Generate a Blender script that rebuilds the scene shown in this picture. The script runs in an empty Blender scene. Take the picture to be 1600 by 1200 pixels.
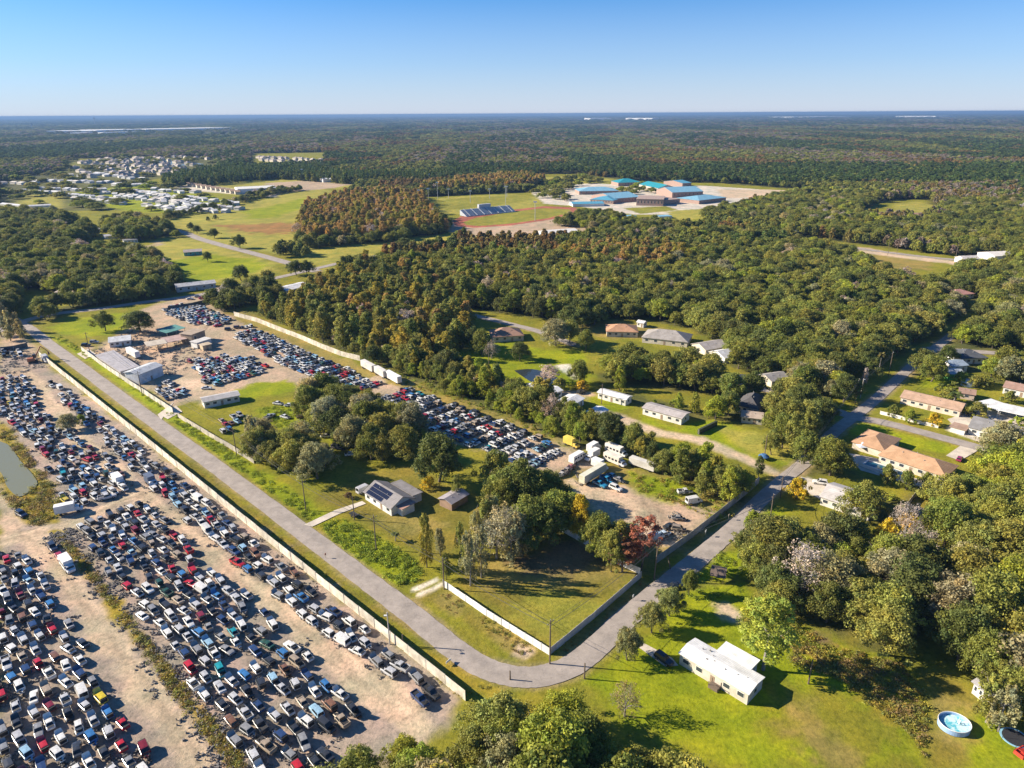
import bpy, bmesh, math, random
import numpy as np
from mathutils import Vector, Matrix

random.seed(7); RNG = np.random.default_rng(11)
sc = bpy.context.scene
# ------------------------------------------------------------------ camera
FPX, CH = 1100.0, 115.0
PITCH = math.atan(422.5/1100); ROLL = math.radians(0.32)
cp, sp, ca, sa = math.cos(PITCH), math.sin(PITCH), math.cos(ROLL), math.sin(ROLL)
R0, U0, FW = Vector((1, 0, 0)), Vector((0, sp, cp)), Vector((0, cp, -sp))
CX = ca*R0 - sa*U0; CY = sa*R0 + ca*U0
cam_d = bpy.data.cameras.new('camera'); cam = bpy.data.objects.new('camera', cam_d)
sc.collection.objects.link(cam); sc.camera = cam
cam_d.sensor_width = 36; cam_d.lens = FPX/1600*36; cam_d.clip_start = 1; cam_d.clip_end = 80000
m = Matrix((CX, CY, -FW)).transposed().to_4x4(); m.translation = (0, 0, CH); cam.matrix_world = m

# ------------------------------------------------------------------ light
HAZE = 7.5e-5
SUN_EL, SUN_AZ = 27.0, 172.5          # azimuth: math angle from +X towards +Y
se, saz = math.radians(SUN_EL), math.radians(SUN_AZ)
sdir = Vector((math.cos(se)*math.cos(saz), math.cos(se)*math.sin(saz), math.sin(se)))
ld = bpy.data.lights.new('sun', 'SUN'); sun = bpy.data.objects.new('sun', ld); sc.collection.objects.link(sun)
ld.energy = 4.8; ld.angle = math.radians(0.5); ld.color = (1.0, 0.88, 0.70)
sun.rotation_mode = 'QUATERNION'; sun.rotation_quaternion = sdir.to_track_quat('Z', 'Y')
sun.location = (-200, 0, 200)
w = bpy.data.worlds.new('World'); sc.world = w; w.use_nodes = True
nt = w.node_tree; nt.nodes.clear()
sky = nt.nodes.new('ShaderNodeTexSky'); sky.sky_type = 'NISHITA'; sky.sun_disc = False
sky.sun_elevation = se; sky.sun_rotation = math.pi/2 - saz; sky.altitude = 0
sky.air_density = 0.75; sky.dust_density = 0.2; sky.ozone_density = 8.0
bg = nt.nodes.new('ShaderNodeBackground'); bg.inputs['Strength'].default_value = 0.078
wo = nt.nodes.new('ShaderNodeOutputWorld')
tc = nt.nodes.new('ShaderNodeTexCoord'); sx = nt.nodes.new('ShaderNodeSeparateXYZ'); nt.links.new(tc.outputs['Generated'], sx.inputs[0])
mr = nt.nodes.new('ShaderNodeValToRGB'); nt.links.new(sx.outputs[2], mr.inputs[0]); e = mr.color_ramp.elements
e[0].position = 0.0; e[0].color = (.85,)*3+(1,); e[1].position = .15; e[1].color = (0, 0, 0, 1); x = e.new(.06); x.color = (.42,)*3+(1,)
mx = nt.nodes.new('ShaderNodeMix'); mx.data_type = 'RGBA'; nt.links.new(mr.outputs[0], mx.inputs[0]); tn = nt.nodes.new('ShaderNodeMix'); tn.data_type = 'RGBA'; tn.blend_type = 'MULTIPLY'; tn.inputs[0].default_value = 1; tn.inputs[7].default_value = (.46, .80, .90, 1); nt.links.new(sky.outputs[0], tn.inputs[6]); nt.links.new(tn.outputs[2], mx.inputs[6]); mx.inputs[7].default_value = (3.95, 4.05, 4.7, 1)
nt.links.new(mx.outputs[2], bg.inputs[0]); nt.links.new(bg.outputs[0], wo.inputs[0])
vs = sc.view_settings; vs.view_transform = 'Standard'; vs.look = 'None'; vs.gamma = 1; vs.use_curve_mapping = False
vs.exposure = 1.22
sc.cycles.max_bounces = 5; sc.cycles.diffuse_bounces = 2; sc.cycles.glossy_bounces = 2
sc.cycles.transmission_bounces = 2; sc.cycles.transparent_max_bounces = 4; sc.cycles.volume_bounces = 0

# ------------------------------------------------------------------ helpers
C = sc.collection
def G(px, py, z=0.0):
    r = (px-800)/FPX; u = -(py-600)/FPX
    d = CX*r + CY*u + FW
    t = (z-CH)/d.z
    return Vector((d.x*t, d.y*t, z))
def GP(pts): return np.array([G(*p)[:2] for p in pts])
def proj(P):
    P = np.asarray(P, float)-np.array([0, 0, CH])
    x = P@np.array(CX); y = P@np.array(CY); z = P@np.array(FW)
    z = np.where(z < .1, .1, z)
    return 800+FPX*x/z, 600-FPX*y/z, z
AU, AV = math.radians(135.7), math.radians(47.7)
U = np.array([math.cos(AU), math.sin(AU)]); V = np.array([math.cos(AV), math.sin(AV)])

def hsh(ix, iy, s):
    h = (ix.astype(np.int64)*374761393 + iy.astype(np.int64)*668265263 + s*974634777) & 0xffffffff
    h = ((h ^ (h >> 13))*1274126177) & 0xffffffff
    return ((h ^ (h >> 16)) & 0xffff)/65535.0
def vnoise(x, y, s=0):
    ix, iy = np.floor(x), np.floor(y); fx, fy = x-ix, y-iy
    fx = fx*fx*(3-2*fx); fy = fy*fy*(3-2*fy)
    a, b = hsh(ix, iy, s), hsh(ix+1, iy, s); c, d = hsh(ix, iy+1, s), hsh(ix+1, iy+1, s)
    return (a*(1-fx)+b*fx)*(1-fy)+(c*(1-fx)+d*fx)*fy
def fbm(x, y, s=0, o=4):
    v = 0; a = .5; t = 0
    for k in range(o):
        v = v+a*vnoise(x*2**k, y*2**k, s+k*7); t += a; a *= .5
    return v/t
def sdist(X, Y, poly):
    """signed distance (negative inside) of points to polygon"""
    n = len(poly); d = np.full(X.shape, 1e18); inside = np.zeros(X.shape, bool)
    for i in range(n):
        x1, y1 = poly[i]; x2, y2 = poly[(i+1) % n]
        ex, ey = x2-x1, y2-y1; L = ex*ex+ey*ey+1e-12
        t = np.clip(((X-x1)*ex+(Y-y1)*ey)/L, 0, 1)
        d = np.minimum(d, (X-x1-t*ex)**2+(Y-y1-t*ey)**2)
        cnd = ((y1 > Y) != (y2 > Y))
        xi = x1+(Y-y1)*ex/(ey if abs(ey) > 1e-9 else 1e-9)
        inside ^= cnd & (X < xi)
    d = np.sqrt(d)
    return np.where(inside, -d, d)
def linedist(X, Y, pts):
    d = np.full(np.shape(X), 1e18)
    for i in range(len(pts)-1):
        x1, y1 = pts[i]; x2, y2 = pts[i+1]; ex, ey = x2-x1, y2-y1; L = ex*ex+ey*ey+1e-12
        t = np.clip(((X-x1)*ex+(Y-y1)*ey)/L, 0, 1)
        d = np.minimum(d, (X-x1-t*ex)**2+(Y-y1-t*ey)**2)
    return np.sqrt(d)
def smooth(pts, n=6):
    P = [np.array(p[:2], float) for p in pts]; P = [2*P[0]-P[1]]+P+[2*P[-1]-P[-2]]; out = []
    for i in range(1, len(P)-2):
        for k in range(n):
            t = k/n
            out.append(.5*((2*P[i])+(-P[i-1]+P[i+1])*t+(2*P[i-1]-5*P[i]+4*P[i+1]-P[i+2])*t*t+(-P[i-1]+3*P[i]-3*P[i+1]+P[i+2])*t**3))
    out.append(P[-2]); return out

def tag(o, label=None, cat=None, group=None, kind=None):
    if label: o['label'] = label
    if cat: o['category'] = cat
    if group: o['group'] = group
    if kind: o['kind'] = kind
    return o
def link(name, data, parent=None):
    o = bpy.data.objects.new(name, data); C.objects.link(o)
    if parent is not None: o.parent = parent
    return o
def thing(name, label, cat, loc=(0, 0, 0), rz=0.0, group=None):
    o = link(name, None); o.empty_display_size = .5; o.location = loc; o.rotation_euler = (0, 0, rz)
    return tag(o, label, cat, group)
def drop(x, y):
    return 0*np.asarray(x)
def lerp(a, b, t): return a+(b-a)*t

class MB:
    def __init__(s): s.v = []; s.f = []; s.m = []
    def add(s, vs, fs, m=0):
        b = len(s.v); s.v += [tuple(v) for v in vs]; s.f += [tuple(b+i for i in f) for f in fs]; s.m += [m]*len(fs); return s
    def box(s, x0, x1, y0, y1, z0, z1, m=0, tx=0, ty=0):
        v = [(x0, y0, z0), (x1, y0, z0), (x1, y1, z0), (x0, y1, z0), (x0+tx, y0+ty, z1), (x1-tx, y0+ty, z1), (x1-tx, y1-ty, z1), (x0+tx, y1-ty, z1)]
        return s.add(v, [(3, 2, 1, 0), (4, 5, 6, 7), (0, 1, 5, 4), (1, 2, 6, 5), (2, 3, 7, 6), (3, 0, 4, 7)], m)
    def tube(s, p, q, r0, r1=None, n=8, m=0, cap=True):
        p = Vector(p); q = Vector(q); r1 = r0 if r1 is None else r1
        d = (q-p).normalized(); a = d.orthogonal().normalized(); b = d.cross(a)
        v = [p+(a*math.cos(2*math.pi*i/n)+b*math.sin(2*math.pi*i/n))*r0 for i in range(n)]
        v += [q+(a*math.cos(2*math.pi*i/n)+b*math.sin(2*math.pi*i/n))*r1 for i in range(n)]
        f = [(i, (i+1) % n, n+(i+1) % n, n+i) for i in range(n)]
        if cap: f += [tuple(range(n-1, -1, -1)), tuple(range(n, 2*n))]
        return s.add(v, f, m)
    def quad(s, a, b, c, d, m=0): return s.add([a, b, c, d], [(0, 1, 2, 3)], m)
    def slab(s, quad, th, m=0):
        a, b, c, d = [Vector(x) for x in quad]; n = (b-a).cross(c-a).normalized()*th
        v = [a, b, c, d, a-n, b-n, c-n, d-n]
        return s.add(v, [(0, 1, 2, 3), (7, 6, 5, 4), (0, 4, 5, 1), (1, 5, 6, 2), (2, 6, 7, 3), (3, 7, 4, 0)], m)
    def mesh(s, name, mats):
        me = bpy.data.meshes.new(name); me.from_pydata([tuple(v) for v in s.v], [], s.f)
        for mm in (mats if isinstance(mats, (list, tuple)) else [mats]): me.materials.append(mm)
        if any(s.m): me.polygons.foreach_set('material_index', s.m)
        me.update(); return me
    def build(s, name, mats, parent=None): return link(name, s.mesh(name, mats), parent)

# ------------------------------------------------------------------ materials
MATS = {}
def ramp(nt, stops):
    r = nt.nodes.new('ShaderNodeValToRGB'); e = r.color_ramp.elements
    while len(e) > 1: e.remove(e[-1])
    e[0].position = stops[0][0]; e[0].color = (*stops[0][1], 1)
    for p, c in stops[1:]:
        x = e.new(p); x.color = (*c, 1)
    return r
def newmat(name):
    m = bpy.data.materials.new(name); m.use_nodes = True; nt = m.node_tree
    return m, nt, nt.nodes['Principled BSDF']
def noise(nt, scale, detail=4, rough=.6, coord='Object', dim=None):
    tc = nt.nodes.new('ShaderNodeTexCoord'); n = nt.nodes.new('ShaderNodeTexNoise')
    n.inputs['Scale'].default_value = scale; n.inputs['Detail'].default_value = detail; n.inputs['Roughness'].default_value = rough
    nt.links.new(tc.outputs[coord], n.inputs['Vector']); return n
def mixc(nt, a, b, fac, mode='MULTIPLY'):
    x = nt.nodes.new('ShaderNodeMix'); x.data_type = 'RGBA'; x.blend_type = mode
    for s, i in ((fac, 0), (a, 6), (b, 7)):
        if hasattr(s, 'is_linked'): nt.links.new(s, x.inputs[i])
        elif isinstance(s, (int, float)): x.inputs[i].default_value = s
        else: x.inputs[i].default_value = (*s, 1)
    return x.outputs[2]
def plain(col, rough=.7, var=.25, scale=1.5, metal=0, kind=None, bump=0):
    key = (tuple(col), rough, var, scale, metal, kind)
    if key in MATS: return MATS[key]
    m, nt, b = newmat('surface'); MATS[key] = m
    n = noise(nt, scale, 5)
    r = ramp(nt, [(.25, (1-var,)*3), (.75, (1+var*.35,)*3)]); nt.links.new(n.outputs[0], r.inputs[0])
    out = mixc(nt, col, r.outputs[0], 1.0)
    if kind in ('metalroof', 'siding', 'shingle', 'corrugated'):
        tc = nt.nodes.new('ShaderNodeTexCoord'); wv = nt.nodes.new('ShaderNodeTexWave'); nt.links.new(tc.outputs['Object'], wv.inputs[0])
        wv.bands_direction = {'metalroof': 'X', 'siding': 'Z', 'shingle': 'Z', 'corrugated': 'X'}[kind]
        wv.inputs['Scale'].default_value = {'metalroof': .8, 'siding': 1.6, 'shingle': 1.3, 'corrugated': .9}[kind]
        r2 = ramp(nt, [(.0, (.78,)*3), (.18, (1,)*3)]); nt.links.new(wv.outputs[1], r2.inputs[0])
        out = mixc(nt, out, r2.outputs[0], .8)
        n2 = noise(nt, .35, 6, .7); r3 = ramp(nt, [(.35, (.72, .70, .66)), (.6, (1.04,)*3)]); nt.links.new(n2.outputs[0], r3.inputs[0])
        out = mixc(nt, out, r3.outputs[0], .7)
    nt.links.new(out, b.inputs['Base Color']); b.inputs['Roughness'].default_value = rough; b.inputs['Metallic'].default_value = metal
    return m
def foliage(inst, name):
    m, nt, b = newmat(name)
    if inst:
        a = nt.nodes.new('ShaderNodeAttribute'); a.attribute_type = 'INSTANCER'; a.attribute_name = 'col'; col = a.outputs['Color']
    else:
        a = nt.nodes.new('ShaderNodeObjectInfo'); col = a.outputs['Color']
    t = nt.nodes.new('ShaderNodeAttribute'); t.attribute_name = 'tint'
    out = mixc(nt, col, t.outputs['Color'], 1.0)
    nt.links.new(out, b.inputs['Base Color']); b.inputs['Roughness'].default_value = .65
    b.inputs['Specular IOR Level'].default_value = .25
    tr = nt.nodes.new('ShaderNodeBsdfTranslucent'); nt.links.new(out, tr.inputs[0])
    ms = nt.nodes.new('ShaderNodeMixShader'); ms.inputs[0].default_value = .34
    nt.links.new(b.outputs[0], ms.inputs[1]); nt.links.new(tr.outputs[0], ms.inputs[2])
    nt.links.new(ms.outputs[0], nt.nodes['Material Output'].inputs[0]); return m
M_FOL, M_FOLI = foliage(False, 'foliage'), foliage(True, 'foliage_mass')
M_BARK = plain((.13, .105, .08), .9, .4, 3)
M_BARKG = plain((.25, .23, .20), .9, .35, 3)
def paintmat(inst):
    m, nt, b = newmat('car_paint')
    if inst:
        a = nt.nodes.new('ShaderNodeAttribute'); a.attribute_type = 'INSTANCER'; a.attribute_name = 'col'; col = a.outputs['Color']
    else:
        a = nt.nodes.new('ShaderNodeObjectInfo'); col = a.outputs['Color']
    n = noise(nt, 2.2, 6, .7); r = ramp(nt, [(.38, (.55, .5, .45)), (.62, (1, 1, 1))]); nt.links.new(n.outputs[0], r.inputs[0])
    out = mixc(nt, col, r.outputs[0], .55); nt.links.new(out, b.inputs['Base Color'])
    b.inputs['Roughness'].default_value = .3; b.inputs['Coat Weight'].default_value = .6; b.inputs['Coat Roughness'].default_value = .15
    return m
M_PAINT, M_PAINTI = paintmat(False), paintmat(True)
M_GLASS = plain((.02, .025, .03), .12, .1, 1); M_TYRE = plain((.02, .02, .02), .85, .3, 4)
M_ENG = plain((.035, .034, .033), .6, .8, 9); M_RIM = plain((.35, .35, .36), .4, .2, 4, .6)
M_WHITE = plain((.78, .77, .74), .55, .15, .6)
M_LIGHT = plain((.7, .7, .68), .2, .05, 1)
M_WOOD = plain((.16, .12, .09), .9, .35, 4)

ORD = ['', 'first', 'second', 'third', 'fourth', 'fifth', 'sixth', 'seventh', 'eighth', 'ninth', 'tenth', 'eleventh', 'twelfth', 'thirteenth', 'fourteenth', 'fifteenth', 'sixteenth', 'seventeenth', 'eighteenth', 'nineteenth', 'twentieth']
def ordn(n):
    if n <= 20: return ORD[n]
    tens = {2: 'twenty', 3: 'thirty', 4: 'forty', 5: 'fifty', 6: 'sixty'}[n//10]; return tens+'-'+ORD[n % 10] if n % 10 else tens.replace('y', 'ieth')
# ------------------------------------------------------------------ instanced 'stuff'
def stuff_points(name, label, cat, templates, P, rot, scl, idx, col, kind='stuff'):
    n = len(P); me = bpy.data.meshes.new(name); me.vertices.add(n)
    me.vertices.foreach_set('co', np.asarray(P, np.float32).ravel())
    def at(nm, ty, fld, arr):
        a = me.attributes.new(nm, ty, 'POINT'); a.data.foreach_set(fld, np.ascontiguousarray(arr).ravel())
    at('rot', 'FLOAT', 'value', np.asarray(rot, np.float32)); at('scl', 'FLOAT_VECTOR', 'vector', np.asarray(scl, np.float32))
    at('idx', 'INT', 'value', np.asarray(idx, np.int32))
    c4 = np.ones((n, 4), np.float32); c4[:, :3] = col; at('col', 'FLOAT_COLOR', 'color', c4)
    o = link(name, me); tag(o, label, cat, kind=kind)
    cl = bpy.data.collections.new(name+'_source')
    for i, t in enumerate(templates):
        ob = bpy.data.objects.new('%s_%02d' % (name, i), t); cl.objects.link(ob)
    ng = bpy.data.node_groups.new(name, 'GeometryNodeTree')
    ng.interface.new_socket('Geometry', in_out='INPUT', socket_type='NodeSocketGeometry')
    ng.interface.new_socket('Geometry', in_out='OUTPUT', socket_type='NodeSocketGeometry')
    N = ng.nodes; L = ng.links
    gi, go = N.new('NodeGroupInput'), N.new('NodeGroupOutput'); ip = N.new('GeometryNodeInstanceOnPoints')
    ci = N.new('GeometryNodeCollectionInfo'); ci.inputs['Collection'].default_value = cl
    ci.inputs['Separate Children'].default_value = True; ci.inputs['Reset Children'].default_value = True
    def na(nm, ty):
        a = N.new('GeometryNodeInputNamedAttribute'); a.data_type = ty; a.inputs['Name'].default_value = nm; return a.outputs['Attribute']
    cx = N.new('ShaderNodeCombineXYZ'); L.new(na('rot', 'FLOAT'), cx.inputs[2])
    L.new(gi.outputs[0], ip.inputs['Points']); L.new(ci.outputs[0], ip.inputs['Instance']); ip.inputs['Pick Instance'].default_value = True
    L.new(na('idx', 'INT'), ip.inputs['Instance Index']); L.new(cx.outputs[0], ip.inputs['Rotation']); L.new(na('scl', 'FLOAT_VECTOR'), ip.inputs['Scale'])
    L.new(ip.outputs[0], go.inputs[0])
    md = o.modifiers.new('scatter', 'NODES'); md.node_group = ng
    return o
# ------------------------------------------------------------------ ground sheet
def axis(lo, hi, a, b, s, g):
    """dense from a to b with step s, growing by factor g outside"""
    c = list(np.arange(a, b, s)); x = b; st = s; up = []
    while x < hi: up.append(x); st *= g; x += st
    dn = []; x = a; st = s
    while x > lo: st *= g; x -= st; dn.append(x)
    return np.array(dn[::-1]+c+up+[hi])
GX = axis(-45000, 45000, -190, 190, .8, 1.022)
gy = list(np.arange(-60, 85, 3.0)); y = 85.0
while y < 45000: gy.append(y); y += max(.8, y/260)
GY = np.array(gy+[46000.0])
XX, YY = np.meshgrid(GX, GY)
COL = {
 'forest': (.075, .078, .028), 'grass': (.215, .208, .022), 'lush': (.235, .270, .012), 'dry': (.27, .215, .06), 'olive': (.20, .17, .030),
 'dirt': (.42, .32, .23), 'sand': (.52, .405, .29), 'gray': (.34, .275, .23), 'brown': (.20, .14, .07), 'field': (.31, .285, .055), 'mud': (.12, .09, .055), 'white': (.72, .66, .56),
 'track': (.36, .12, .08), 'conc': (.55, .50, .43), 'asph': (.33, .295, .27), 'yellow': (.30, .23, .03), 'redfield': (.30, .17, .06), 'turf': (.24, .23, .035)}
WOODS = []   # (px polygon, spacing, palette, height, jitterless)
# (colour, edge softness m, edge raggedness m, outline in photo pixels on the ground)
PATCH = [
 # far and middle clearings
 ('field', 6, 10, [(255,345),(330,325),(420,303),(505,294),(525,300),(490,330),(468,360),(500,380),(560,378),(640,370),(700,366),(700,378),(640,388),(590,396),(540,412),(515,425),(480,408),(430,396),(380,388),(320,375),(275,360)]),
 ('redfield', 8, 12, [(340,352),(400,350),(440,346),(475,350),(470,362),(430,366),(370,362)]),
 ('lush', 6, 8, [(380,330),(440,318),(480,308),(470,325),(430,340),(390,342)]),
 ('field', 5, 6, [(215,380),(250,372),(300,372),(330,380),(400,402),(430,412),(425,425),(380,430),(345,440),(300,445),(270,425),(235,400)]),
 ('lush', 4, 6, [(268,408),(330,398),(390,404),(420,415),(390,428),(340,436),(300,440),(275,425)]),
 ('dirt', 3, 4, [(208,380),(245,376),(258,382),(230,388),(212,388)]),
 ('field', 5, 6, [(20,320),(60,300),(100,305),(95,325),(50,335)]),
 ('lush', 6, 6, [(115,300),(200,290),(330,305),(380,322),(300,335),(200,330),(120,315)]),
 ('grass', 5, 5, [(110,340),(230,335),(240,385),(130,380)]),
 ('field', 5, 6, [(330,285),(440,277),(560,285),(540,294),(440,296),(350,297)]),
 ('dirt', 4, 4, [(415,286),(480,282),(548,288),(520,294),(450,300),(420,298)]),
 ('conc', 4, 3, [(270,288),(330,290),(400,300),(440,300),(430,308),(350,302),(280,296)]),
 # school grounds
 ('field', 4, 5, [(650,318),(700,308),(800,303),(840,308),(850,322),(780,332),(700,335),(660,335)]),
 ('turf', 3, 3, [(672,315),(735,308),(822,304),(835,312),(770,322),(700,328),(675,325)]),
 ('dirt', 3, 4, [(690,345),(850,330),(960,350),(900,372),(820,378),(770,372),(700,362)]),
 ('track', 2, 1, [(706,345),(720,338),(780,330),(850,322),(900,324),(905,333),(860,343),(800,352),(740,356),(712,353)]),
 ('turf', 1.5, 1, [(724,347),(745,340),(790,332),(850,325),(890,327),(892,332),(855,341),(800,349),(748,353),(728,351)]),
 ('conc', 3, 3, [(830,300),(860,285),(900,285),(1010,290),(1100,290),(1190,296),(1200,305),(1130,320),(1060,335),(990,335),(900,322),(850,318)]),
 ('field', 3, 4, [(1040,330),(1110,325),(1120,338),(1060,345)]),
 ('dirt', 4, 4, [(770,366),(830,358),(900,360),(920,372),(880,382),(800,382)]),
 ('field', 5, 6, [(830,278),(900,274),(960,280),(950,286),(850,288)]),
 ('sand', 4, 3, [(1120,296),(1200,296),(1290,300),(1190,308),(1130,310)]),
 ('turf', 2, 2, [(975,325),(1040,322),(1060,328),(1000,334)]),
 ('field', 6, 6, [(1400,318),(1440,315),(1470,322),(1460,335),(1420,340),(1385,338),(1360,340),(1350,332),(1390,330)]),
 ('dry', 4, 5, [(1325,385),(1400,397),(1460,407),(1450,420),(1400,425),(1370,415),(1330,398)]),
 ('lush', 4, 4, [(1500,440),(1560,438),(1555,452),(1510,455)]),
 ('sand', 3, 3, [(1230,368),(1330,384),(1410,396),(1480,406),(1600,424),(1600,440),(1500,414),(1400,402),(1320,390),(1230,378)]),
 ('field', 4, 4, [(1090,356),(1180,366),(1190,378),(1120,376)]),
 # north west lot
 ('grass', 3, 3, [(0,445),(60,455),(110,470),(60,500),(30,505),(0,480)]),
 ('lush', 2.5, 3, [(70,512),(120,498),(170,490),(215,486),(222,510),(180,520),(130,528),(100,520)]),
 ('dirt', 2, 2, [(0,545),(0,508),(30,520),(60,548),(60,560),(0,570)]),
 # upper salvage yard
 ('dirt', 2.5, 3, [(215,488),(260,470),(300,462),(340,462),(350,478),(400,500),(470,530),(560,575),(640,600),(700,625),(800,660),(880,690),(950,735),(900,745),(840,740),(770,705),(700,690),(640,655),(560,625),(520,615),(450,600),(380,610),(330,640),(290,625),(270,635),(200,590),(160,565),(130,540),(150,545),(205,510)]),
 ('dry', 2, 3, [(340,466),(370,478),(450,515),(560,570),(590,585),(570,592),(500,560),(400,512),(345,490)]),
 ('dry', 2, 3, [(600,590),(680,612),(780,650),(870,685),(880,700),(800,672),(700,635),(610,602)]),
 ('olive', 2, 3, [(320,570),(380,565),(370,585),(330,590)]),
 ('sand', 3, 3, [(270,590),(320,592),(330,612),(280,610)]),
 ('lush', 2, 3, [(330,632),(360,615),(400,598),(450,592),(470,605),(430,620),(380,625),(345,640)]),
 ('grass', 2.5, 3, [(300,640),(360,635),(430,620),(520,640),(560,680),(520,700),(460,700),(380,690),(340,680),(300,655)]),
 ('lush', 2, 3, [(400,640),(470,628),(500,650),(480,670),(430,668)]),
 ('lush', 2, 3, [(515,665),(560,662),(600,680),(580,700),(530,700)]),
 # meadow and pond
 ('lush', 3, 3, [(670,550),(720,548),(800,535),(850,548),(910,545),(920,565),(885,572),(930,585),(925,612),(890,612),(850,605),(800,598),(740,590),(700,575)]),
 ('grass', 3, 3, [(820,520),(880,525),(900,545),(860,545)]),
 ('white', 1.5, 2, [(865,570),(890,568),(900,580),(912,590),(900,594),(880,580)]),
 ('lush', 3, 3, [(740,520),(800,530),(835,545),(800,550),(745,545)]),
 ('dry', 2, 3, [(900,505),(960,500),(1050,515),(1030,530),(960,530),(900,520)]),
 ('grass', 3, 3, [(880,600),(930,605),(1000,640),(1100,660),(1120,680),(1060,680),(960,640),(900,625)]),
 ('lush', 2, 2, [(1085,668),(1130,660),(1230,690),(1255,705),(1235,728),(1180,720),(1110,690)]),
 ('field', 3, 3, [(1115,665),(1180,672),(1240,700),(1230,722),(1170,708)]),
 ('sand', 1.5, 1.5, [(812,603),(870,608),(925,613),(960,642),(1040,672),(1100,682),(1180,718),(1232,742),(1212,744),(1130,708),(1080,690),(1030,682),(950,652),(915,622),(870,616),(830,612)]),
 ('lush', 2, 2, [(915,620),(950,618),(985,636),(960,645),(925,635)]),
 ('lush', 2, 2, [(1000,648),(1060,668),(1115,655),(1120,665),(1090,680),(1040,672),(1000,660)]),
 ('dry', 2, 3, [(1145,500),(1210,510),(1225,525),(1190,530),(1150,520)]),
 # lower part of the upper yard
 ('dry', 3, 4, [(850,745),(900,735),(960,725),(1060,740),(1130,780),(1160,800),(1080,855),(1010,880),(960,870),(900,830),(860,790)]),
 ('sand', 3, 5, [(895,752),(960,758),(1020,778),(1075,795),(1090,815),(1060,840),(1030,850),(985,838),(950,810),(900,782)]),
 ('dirt', 3, 3, [(980,770),(1060,780),(1130,800),(1080,830),(1020,820)]),
 ('lush', 2.5, 3, [(985,740),(1060,748),(1090,765),(1050,785),(1000,770)]),
 # lot with solar-panel house, and neighbours
 ('grass', 3, 3, [(470,715),(560,690),(640,720),(720,745),(790,770),(850,800),(700,912),(650,940),(560,880),(490,820),(440,770),(380,715)]),
 ('olive', 3, 3, [(560,735),(650,730),(760,780),(790,800),(700,880),(640,860),(560,810),(500,780)]),
 ('dry', 2, 3, [(590,770),(650,800),(700,820),(640,840),(600,820)]),
 # fenced lawn
 ('olive', 2, 2, [(859,1014),(706,914),(760,860),(860,830),(930,850),(1000,893)]),
 ('dry', 3, 5, [(770,880),(860,850),(930,858),(995,893),(970,920),(900,915),(800,925),(740,925)]),
 ('brown', 3, 5, [(800,870),(870,850),(930,858),(960,880),(900,900),(820,895)]),
 ('turf', 3, 5, [(859,1010),(760,945),(830,925),(930,935),(950,945)]),
 # gravel driveway of the shown lot and verge basin
 ('white', .5, .4, [(641,919),(668,909),(682,903),(686,907),(662,918),(646,925)]),
 ('white', .5, .4, [(650,928),(672,919),(690,909),(694,914),(675,926),(657,935)]),
 ('olive', 1.5, 1.5, [(655,936),(690,915),(720,925),(800,985),(860,1020),(850,1045),(810,1045),(760,1015),(700,970)]),
 ('grass', 1.5, 2, [(665,945),(700,950),(760,990),(820,1035),(800,1040),(740,1000),(690,968)]),
 ('dry', 1.2, 1.5, [(685,930),(705,925),(728,945),(715,960),(690,950)]),
 ('dry', 1.2, 1.5, [(745,965),(780,975),(830,1015),(815,1025),(770,1000)]),
 ('sand', 1, 1, [(810,1008),(832,1018),(822,1026),(806,1020)]),
 # right street verge
 ('dry', 1.2, 1.2, [(868,1026),(905,1015),(960,975),(1020,915),(1000,905),(940,960),(880,1005)]),
 # verges along the main road
 ('yellow', 1, 1.5, [(62,556),(72,556),(300,733),(500,893),(640,1003),(800,1072),(770,1090),(720,1078),(500,902),(300,748)]),
 ('olive', 1, 1.5, [(70,548),(300,724),(500,884),(580,950),(700,1010),(800,1070),(740,1050),(640,985),(500,887),(300,732)]),
 ('lush', 1, 1.5, [(70,522),(95,530),(125,546),(250,634),(268,640),(390,722),(480,780),(520,808),(490,818),(400,755),(280,670),(130,560),(85,535)]),
 ('lush', 1, 2, [(500,815),(540,812),(600,845),(650,880),(655,905),(620,915),(570,880),(520,840)]),
 # right part: lawns and yards
 ('lush', 3, 4, [(930,1062),(985,1000),(1050,930),(1110,905),(1160,900),(1200,940),(1260,985),(1320,1010),(1400,1040),(1440,1070),(1445,1200),(1100,1200),(1040,1150),(960,1100)]),
 ('grass', 2, 5, [(1200,1080),(1330,1090),(1420,1130),(1430,1180),(1300,1190),(1200,1150)]),
 ('dry', 4, 6, [(1240,1110),(1280,1125),(1330,1165),(1330,1200),(1300,1200),(1250,1160)]),
 ('yellow', 2, 5, [(1230,1000),(1300,1010),(1400,1050),(1440,1100),(1440,1160),(1420,1140),(1370,1110),(1330,1060),(1240,1030)]),
 ('brown', 2, 4, [(1250,995),(1290,1000),(1300,1020),(1255,1022)]),
 ('olive', 3, 4, [(1440,1050),(1500,1055),(1560,1090),(1600,1120),(1600,1200),(1455,1200)]),
 ('dry', 3, 5, [(1455,1095),(1530,1100),(1540,1160),(1500,1170),(1460,1150)]),
 ('lush', 3, 5, [(1520,1170),(1550,1110),(1590,1150),(1600,1200),(1520,1200)]),
 ('sand', 2, 3, [(1120,950),(1140,950),(1165,965),(1150,970)]),
 ('lush', 2, 3, [(1150,830),(1200,790),(1230,800),(1240,830),(1200,860),(1150,870)]),
 ('sand', 1, 1, [(1140,838),(1160,842),(1195,852),(1192,858),(1160,850),(1140,845)]),
 ('lush', 2, 3, [(1060,915),(1120,860),(1160,860),(1180,900),(1130,915)]),
 ('conc', .8, .6, [(1250,752),(1262,745),(1300,756),(1320,770),(1290,782),(1262,770)]),
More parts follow.
